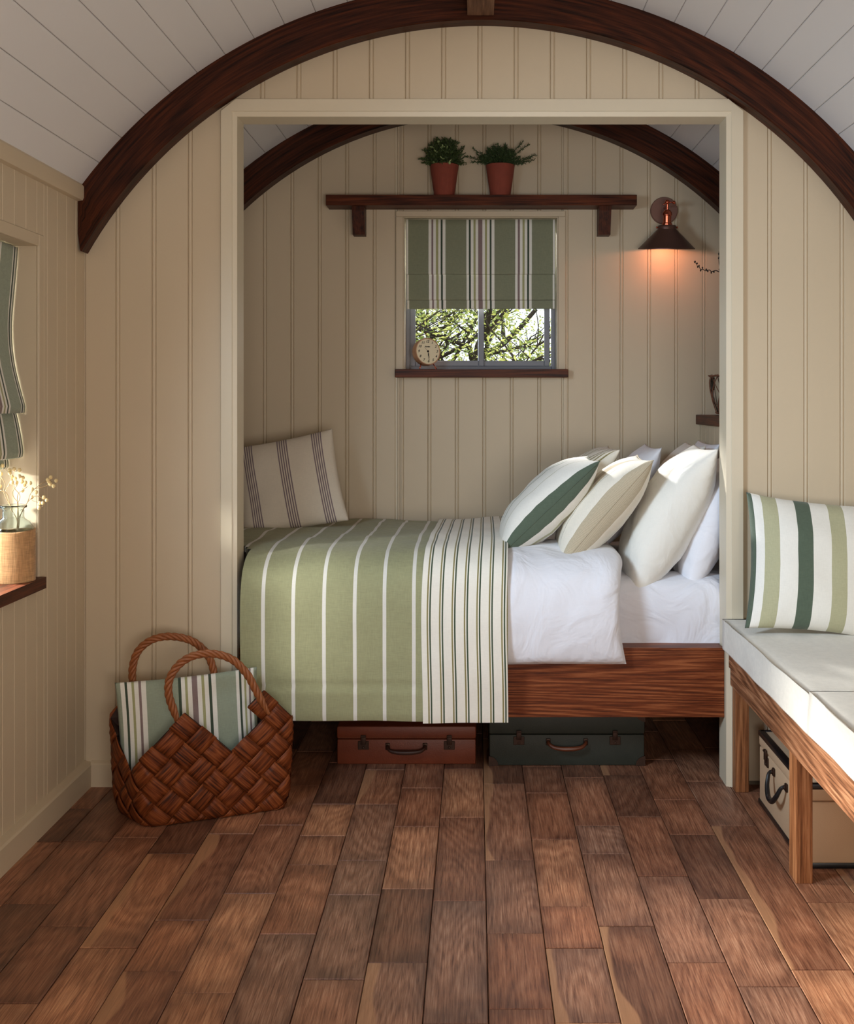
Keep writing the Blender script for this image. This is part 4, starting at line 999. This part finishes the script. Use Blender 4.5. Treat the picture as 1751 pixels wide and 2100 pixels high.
for m_ in range(2*nd):
    for n_ in range(-1, 12):
        if (m_+n_) % 2: continue
        cs_, cz = sc0+m_*D/2, .030+n_*D/2
        if n_ > MX[m_]: continue
        over = m_ % 2; uu = D/2; v = []; f = []; uv = []; ng = 5
        h = .0034+rb_.uniform(-.0006, .001); tw = rb_.uniform(-.0015, .0015)
        for a in range(ng):
            for b in range(ng):
                p_ = (2*a/(ng-1)-1); q_ = (2*b/(ng-1)-1)
                if over: al, ac = p_*1.10, q_*.965
                else: al, ac = q_*1.10, p_*.965
                i_, j_ = (al, ac) if over else (ac, al)
                s_ = cs_+(i_+j_)*D/4; z_ = cz+(i_-j_)*D/4
                off = .001+h*math.cos(PI/2*al*.95)+tw*ac
                v.append(bpos(s_, z_, off)); uv.append((al*.5+m_*.37, ac*.5+n_*.21))
        for a in range(ng-1):
            for b in range(ng-1): f.append((a*ng+b, a*ng+b+1, (a+1)*ng+b+1, (a+1)*ng+b))
        mesh('woven_strip', v, f, M['band'], bk, smooth=True, uv=uv, solid=.0016)
        # cell of an added inner shell that blocks light and gives thickness
        k4 = [bpos(cs_+sx_*D/2*1.02, cz+sz_*D/2*1.02, -.0030) for sx_, sz_ in ((-1, 0), (0, -1), (1, 0), (0, 1))]; inner.add(k4, [(0, 1, 2, 3)])
        inner.add([bpos(cs_, cz, -.0030)], [])
inner.build('light_block_shell', M['band_in'], bk)
bt = [Vector((cen.x+(p.x-cen.x)*.9, cen.y+(p.y-cen.y)*.9, .005)) for p in RP[:-1]]
MB().add(bt+[p+Vector((0, 0, .006)) for p in bt], [tuple(range(len(bt))), tuple(range(len(bt), 2*len(bt)))]+[(i, (i+1) % len(bt), len(bt)+(i+1) % len(bt), len(bt)+i) for i in range(len(bt))]).build('base', M['band_in'], bk)
def rope(pts, name='handle'):
    cpts = smooth_path(pts, 90); mb = MB()
    L_ = sum((cpts[i+1]-cpts[i]).length for i in range(90)); yv = Vector((.35, -.93, 0))
    for s in range(4):
        out = []; rs = []
        for i, p in enumerate(cpts):
            t = (cpts[min(i+1, 90)]-cpts[max(i-1, 0)]).normalized(); a = t.cross(yv).normalized(); b = t.cross(a)
            ph_ = 2*PI*s/4+i/90*L_/.105*2*PI
            e = min(i, 90-i)/90; k = .0088*min(1, .35+e*7)
            out.append(p+a*math.cos(ph_)*k+b*math.sin(ph_)*k); rs.append(.0072*min(1, .45+e*6))
        mb.tube(out, rs, 7)
    return mb.build(name, M['wicker'], bk, smooth=True)
def HP(l, ya, yb, xa, xb): return [P(x, y, ya+(yb-ya)*(x-xa)/(xb-xa)) for x, y in l]
rope(HP([(368, 1490), (358, 1462), (346, 1425), (348, 1392), (368, 1362), (400, 1344), (440, 1341), (478, 1354), (506, 1382), (524, 1414), (540, 1445), (552, 1466)], 4.045, 4.135, 345, 552))
rope(HP([(278, 1440), (272, 1400), (272, 1368), (284, 1334), (312, 1312), (350, 1305), (392, 1314), (422, 1338), (436, 1368), (440, 1400), (446, 1440)], 4.245, 4.31, 270, 446))

# ---------------------------------------------------------------- suitcases
def suitcase(loc_, rot, L_, Dp, Hh, lid, mats, label, droop=.02, name='suitcase', stitched=False, corners=True, edge=None):
    body, trim, metal, hmat = mats
    e = empty(name, loc_, label, 'suitcase', 'vintage suitcases')
    T = Matrix.Translation(Vector(loc_)) @ Matrix.Rotation(rot, 4, 'Z')
    def put(mb_, nm, mt_, par=e, sm=False):
        mb_.v = [T @ p for p in mb_.v]; o_ = mb_.build(nm, mt_, par, smooth=sm)
        return auto_smooth(o_, .6) if sm else o_
    zl_ = Hh*(1-lid)
    put(MB().box(-L_/2, L_/2, 0, Dp, .0, zl_-.001, .006), 'body', body, sm=True)
    lidp = put(MB().box(-L_/2-.002, L_/2+.002, -.002, Dp+.002, zl_+.001, Hh, .009), 'lid', body, sm=True)
    if edge is not None:
        for z in (Hh-.016, .0):
            put(MB().box(-L_/2-.004, L_/2+.004, -.005, .020, z, z+.020, .004).box(-L_/2-.004, -L_/2+.016, 0, Dp+.004, z, z+.020, .004).box(L_/2-.016, L_/2+.004, 0, Dp+.004, z, z+.020, .004), 'edge_binding', edge, sm=True)
    for s in (-1, 1):
        x = s*L_*.31
        pl_ = put(MB().box(x-.024, x+.024, -.006, .0, zl_-.045, zl_-.008, .002), 'lock_plate', metal)
        lt = put(MB().box(x-.011, x+.011, -.012, -.004, zl_-.022, zl_+.020, .002).tube([(x-.010, -.012, zl_+.014), (x+.010, -.012, zl_+.014)], .004, 8).lathe([(.0001, 0), (.006, 0), (.005, .004), (.0001, .005)], (x, -.006, zl_-.036), 12, ax), 'latch', metal, sm=True)
    hz = zl_-.040
    pts = [(-.082, -.008, hz+.012), (-.080, -.022, hz+.006), (-.062, -.034, hz-droop*.5), (-.03, -.040, hz-droop), (0, -.041, hz-droop*1.1), (.03, -.040, hz-droop), (.062, -.034, hz-droop*.5), (.080, -.022, hz+.006), (.082, -.008, hz+.012)]
    put(MB().tube(smooth_path(pts, 30), [.006+.004*math.sin(PI*i/30) for i in range(31)], 10), 'handle', hmat, sm=True)
    for s in (-1, 1): put(MB().box(s*.082-.010, s*.082+.010, -.009, .0, hz-.006, hz+.024, .003).lathe([(.0001, 0), (.008, .001), (.009, .006), (.005, .010)], (s*.082, -.006, hz+.010), 12, ax), 'handle_mount', metal, sm=True)
    if corners:
        for s in (-1, 1):
            for z in (0, Hh):
                sg = 1 if z == 0 else -1; rr_ = .042
                poly = [(s*L_/2+s*.003, z-sg*.0)]+[(s*L_/2+s*.003-s*rr_*math.sin(t), z+sg*rr_*math.cos(t)) for t in [PI/2*i/6 for i in range(7)]]
                mb = MB().prism(poly, 'y', -.005, .03); put(mb, 'corner', trim)
    if stitched:
        mb = MB()
        for i in range(int(L_/.008)):
            x = -L_/2+.01+i*.008
            if x < L_/2-.01: mb.box(x-.002, x+.002, -.0032, -.001, zl_+.007, zl_+.0085)
        o_ = put(mb, 'stitching', M['f_natural'] if False else plain('stitch_thread', (120, 84, 60), .8)); o_['kind'] = 'stuff'
    return e
lb = plain('brown_leather_case', (112, 50, 25), .5, var=.25, vscale=12, bump=.35, bscale=160); ld_ = plain('dark_brown_leather', (58, 30, 20), .5)
gc = plain('shaded_green_canvas_case', (42, 46, 38), .6, var=.25, vscale=14, bump=.3, bscale=200); rm = plain('rusted_metal', (62, 42, 32), .5, metal=.6, var=.3, vscale=60)  # green darkened to stand in for the shade under the bed
hr = plain('worn_brown_leather', (96, 48, 26), .4, var=.3, vscale=40)
tc_ = plain('tan_canvas_case', (208, 176, 142), .7, var=.05, vscale=10, bump=.3, bscale=260); bl = plain('black_leather', (26, 25, 27), .3)
suitcase(((833.5-975)*4.72/F, 4.715, 0), 0, .61, .38, .168, .34, (lb, ld_, rm, ld_), 'reddish brown leather suitcase under the bed', droop=.006, corners=False, stitched=True)
suitcase(((1162-975)*4.71/F, 4.70, 0), 0, .68, .42, .235, .42, (gc, rm, rm, hr), 'shade-darkened green suitcase with rusty corners under the bed, beside the brown one', droop=.010)
suitcase((1.130, (3.66+4.27)/2, 0), -PI/2, .60, .42, .286, .20, (tc_, bl, rm, bl), 'tan canvas suitcase with black handle under the bench', droop=.060, corners=False, edge=bl)

# ---------------------------------------------------------------- trees outside the small window
M['bark'] = plain('tree_bark', (48, 38, 32), .9); M['tleaf'] = plain('spring_leaf', (214, 218, 122), .7, var=.2, vscale=8); M['tleaf2'] = plain('deep_spring_leaf', (128, 146, 72), .7, var=.3, vscale=8)
def tree(x, y, hgt, spread, seed, label, nleaf, lean_=0.0):
    rr = random.Random(seed); e = empty('tree', (x, y, -.72), label, 'tree', 'trees outside the window')
    tr_ = MB(); tips = []
    def grow(p, d, L_, r, dep):
        pts = [p]; q = p.copy(); dd = d.copy()
        for i in range(5):
            dd = (dd+Vector((rr.uniform(-.22, .22), rr.uniform(-.22, .22), rr.uniform(-.08, .14)))).normalized(); q = q+dd*L_/5; pts.append(q.copy())
        tr_.tube(pts, [r*(1-.45*i/5) for i in range(6)], 6 if dep < 2 else 4)
        if dep >= 2: tips.extend(pts[1:])
        if dep < 4:
            for k in range(4 if dep else 6):
                i = rr.randint(2, 5); a = rr.uniform(0, 2*PI); nd_ = (dd*.55+Vector((math.cos(a), math.sin(a), rr.uniform(-.15, .6)))*.9).normalized()
                grow(pts[i], nd_, L_*rr.uniform(.5, .68), r*.5, dep+1)
    grow(Vector((x, y, -.72)), Vector((lean_, 0, 1)), hgt*.62, .085, 0)
    tr_.build('trunk', M['bark'], e)
    lf = MB(); vv = []; ff = []; mi = []
    for i in range(nleaf):
        t = rr.choice(tips); c_ = t+Vector((rr.gauss(0, .12), rr.gauss(0, .12), rr.gauss(0, .10))); s = rr.uniform(.014, .030)
        a = Vector((rr.uniform(-1, 1), rr.uniform(-1, 1), rr.uniform(-.6, .6))).normalized()*s; b = a.cross(Vector((rr.uniform(-1, 1), rr.uniform(-1, 1), rr.uniform(-1, 1)))).normalized()*s*.42
        n0 = len(vv); vv += [c_-a, c_+b, c_+a, c_-b]; ff.append((n0, n0+1, n0+2, n0+3)); mi.append(0 if rr.random() < .68 else 1)
    me = bpy.data.meshes.new('foliage'); me.from_pydata([tuple(p) for p in vv], [], ff); me.materials.append(M['tleaf']); me.materials.append(M['tleaf2']); me.polygons.foreach_set('material_index', mi); me.update()
    o = bpy.data.objects.new('foliage', me); C.objects.link(o); parent_to(o, e); o['kind'] = 'stuff'
tree(.55, 10.2, 4.0, 1.5, 4, 'leafy spring tree with a dark trunk right of centre outside the small window', 10000, -.12)
tree(-.75, 11.5, 4.2, 1.5, 8, 'leafy spring tree behind the alarm clock outside the small window', 9000, .15)
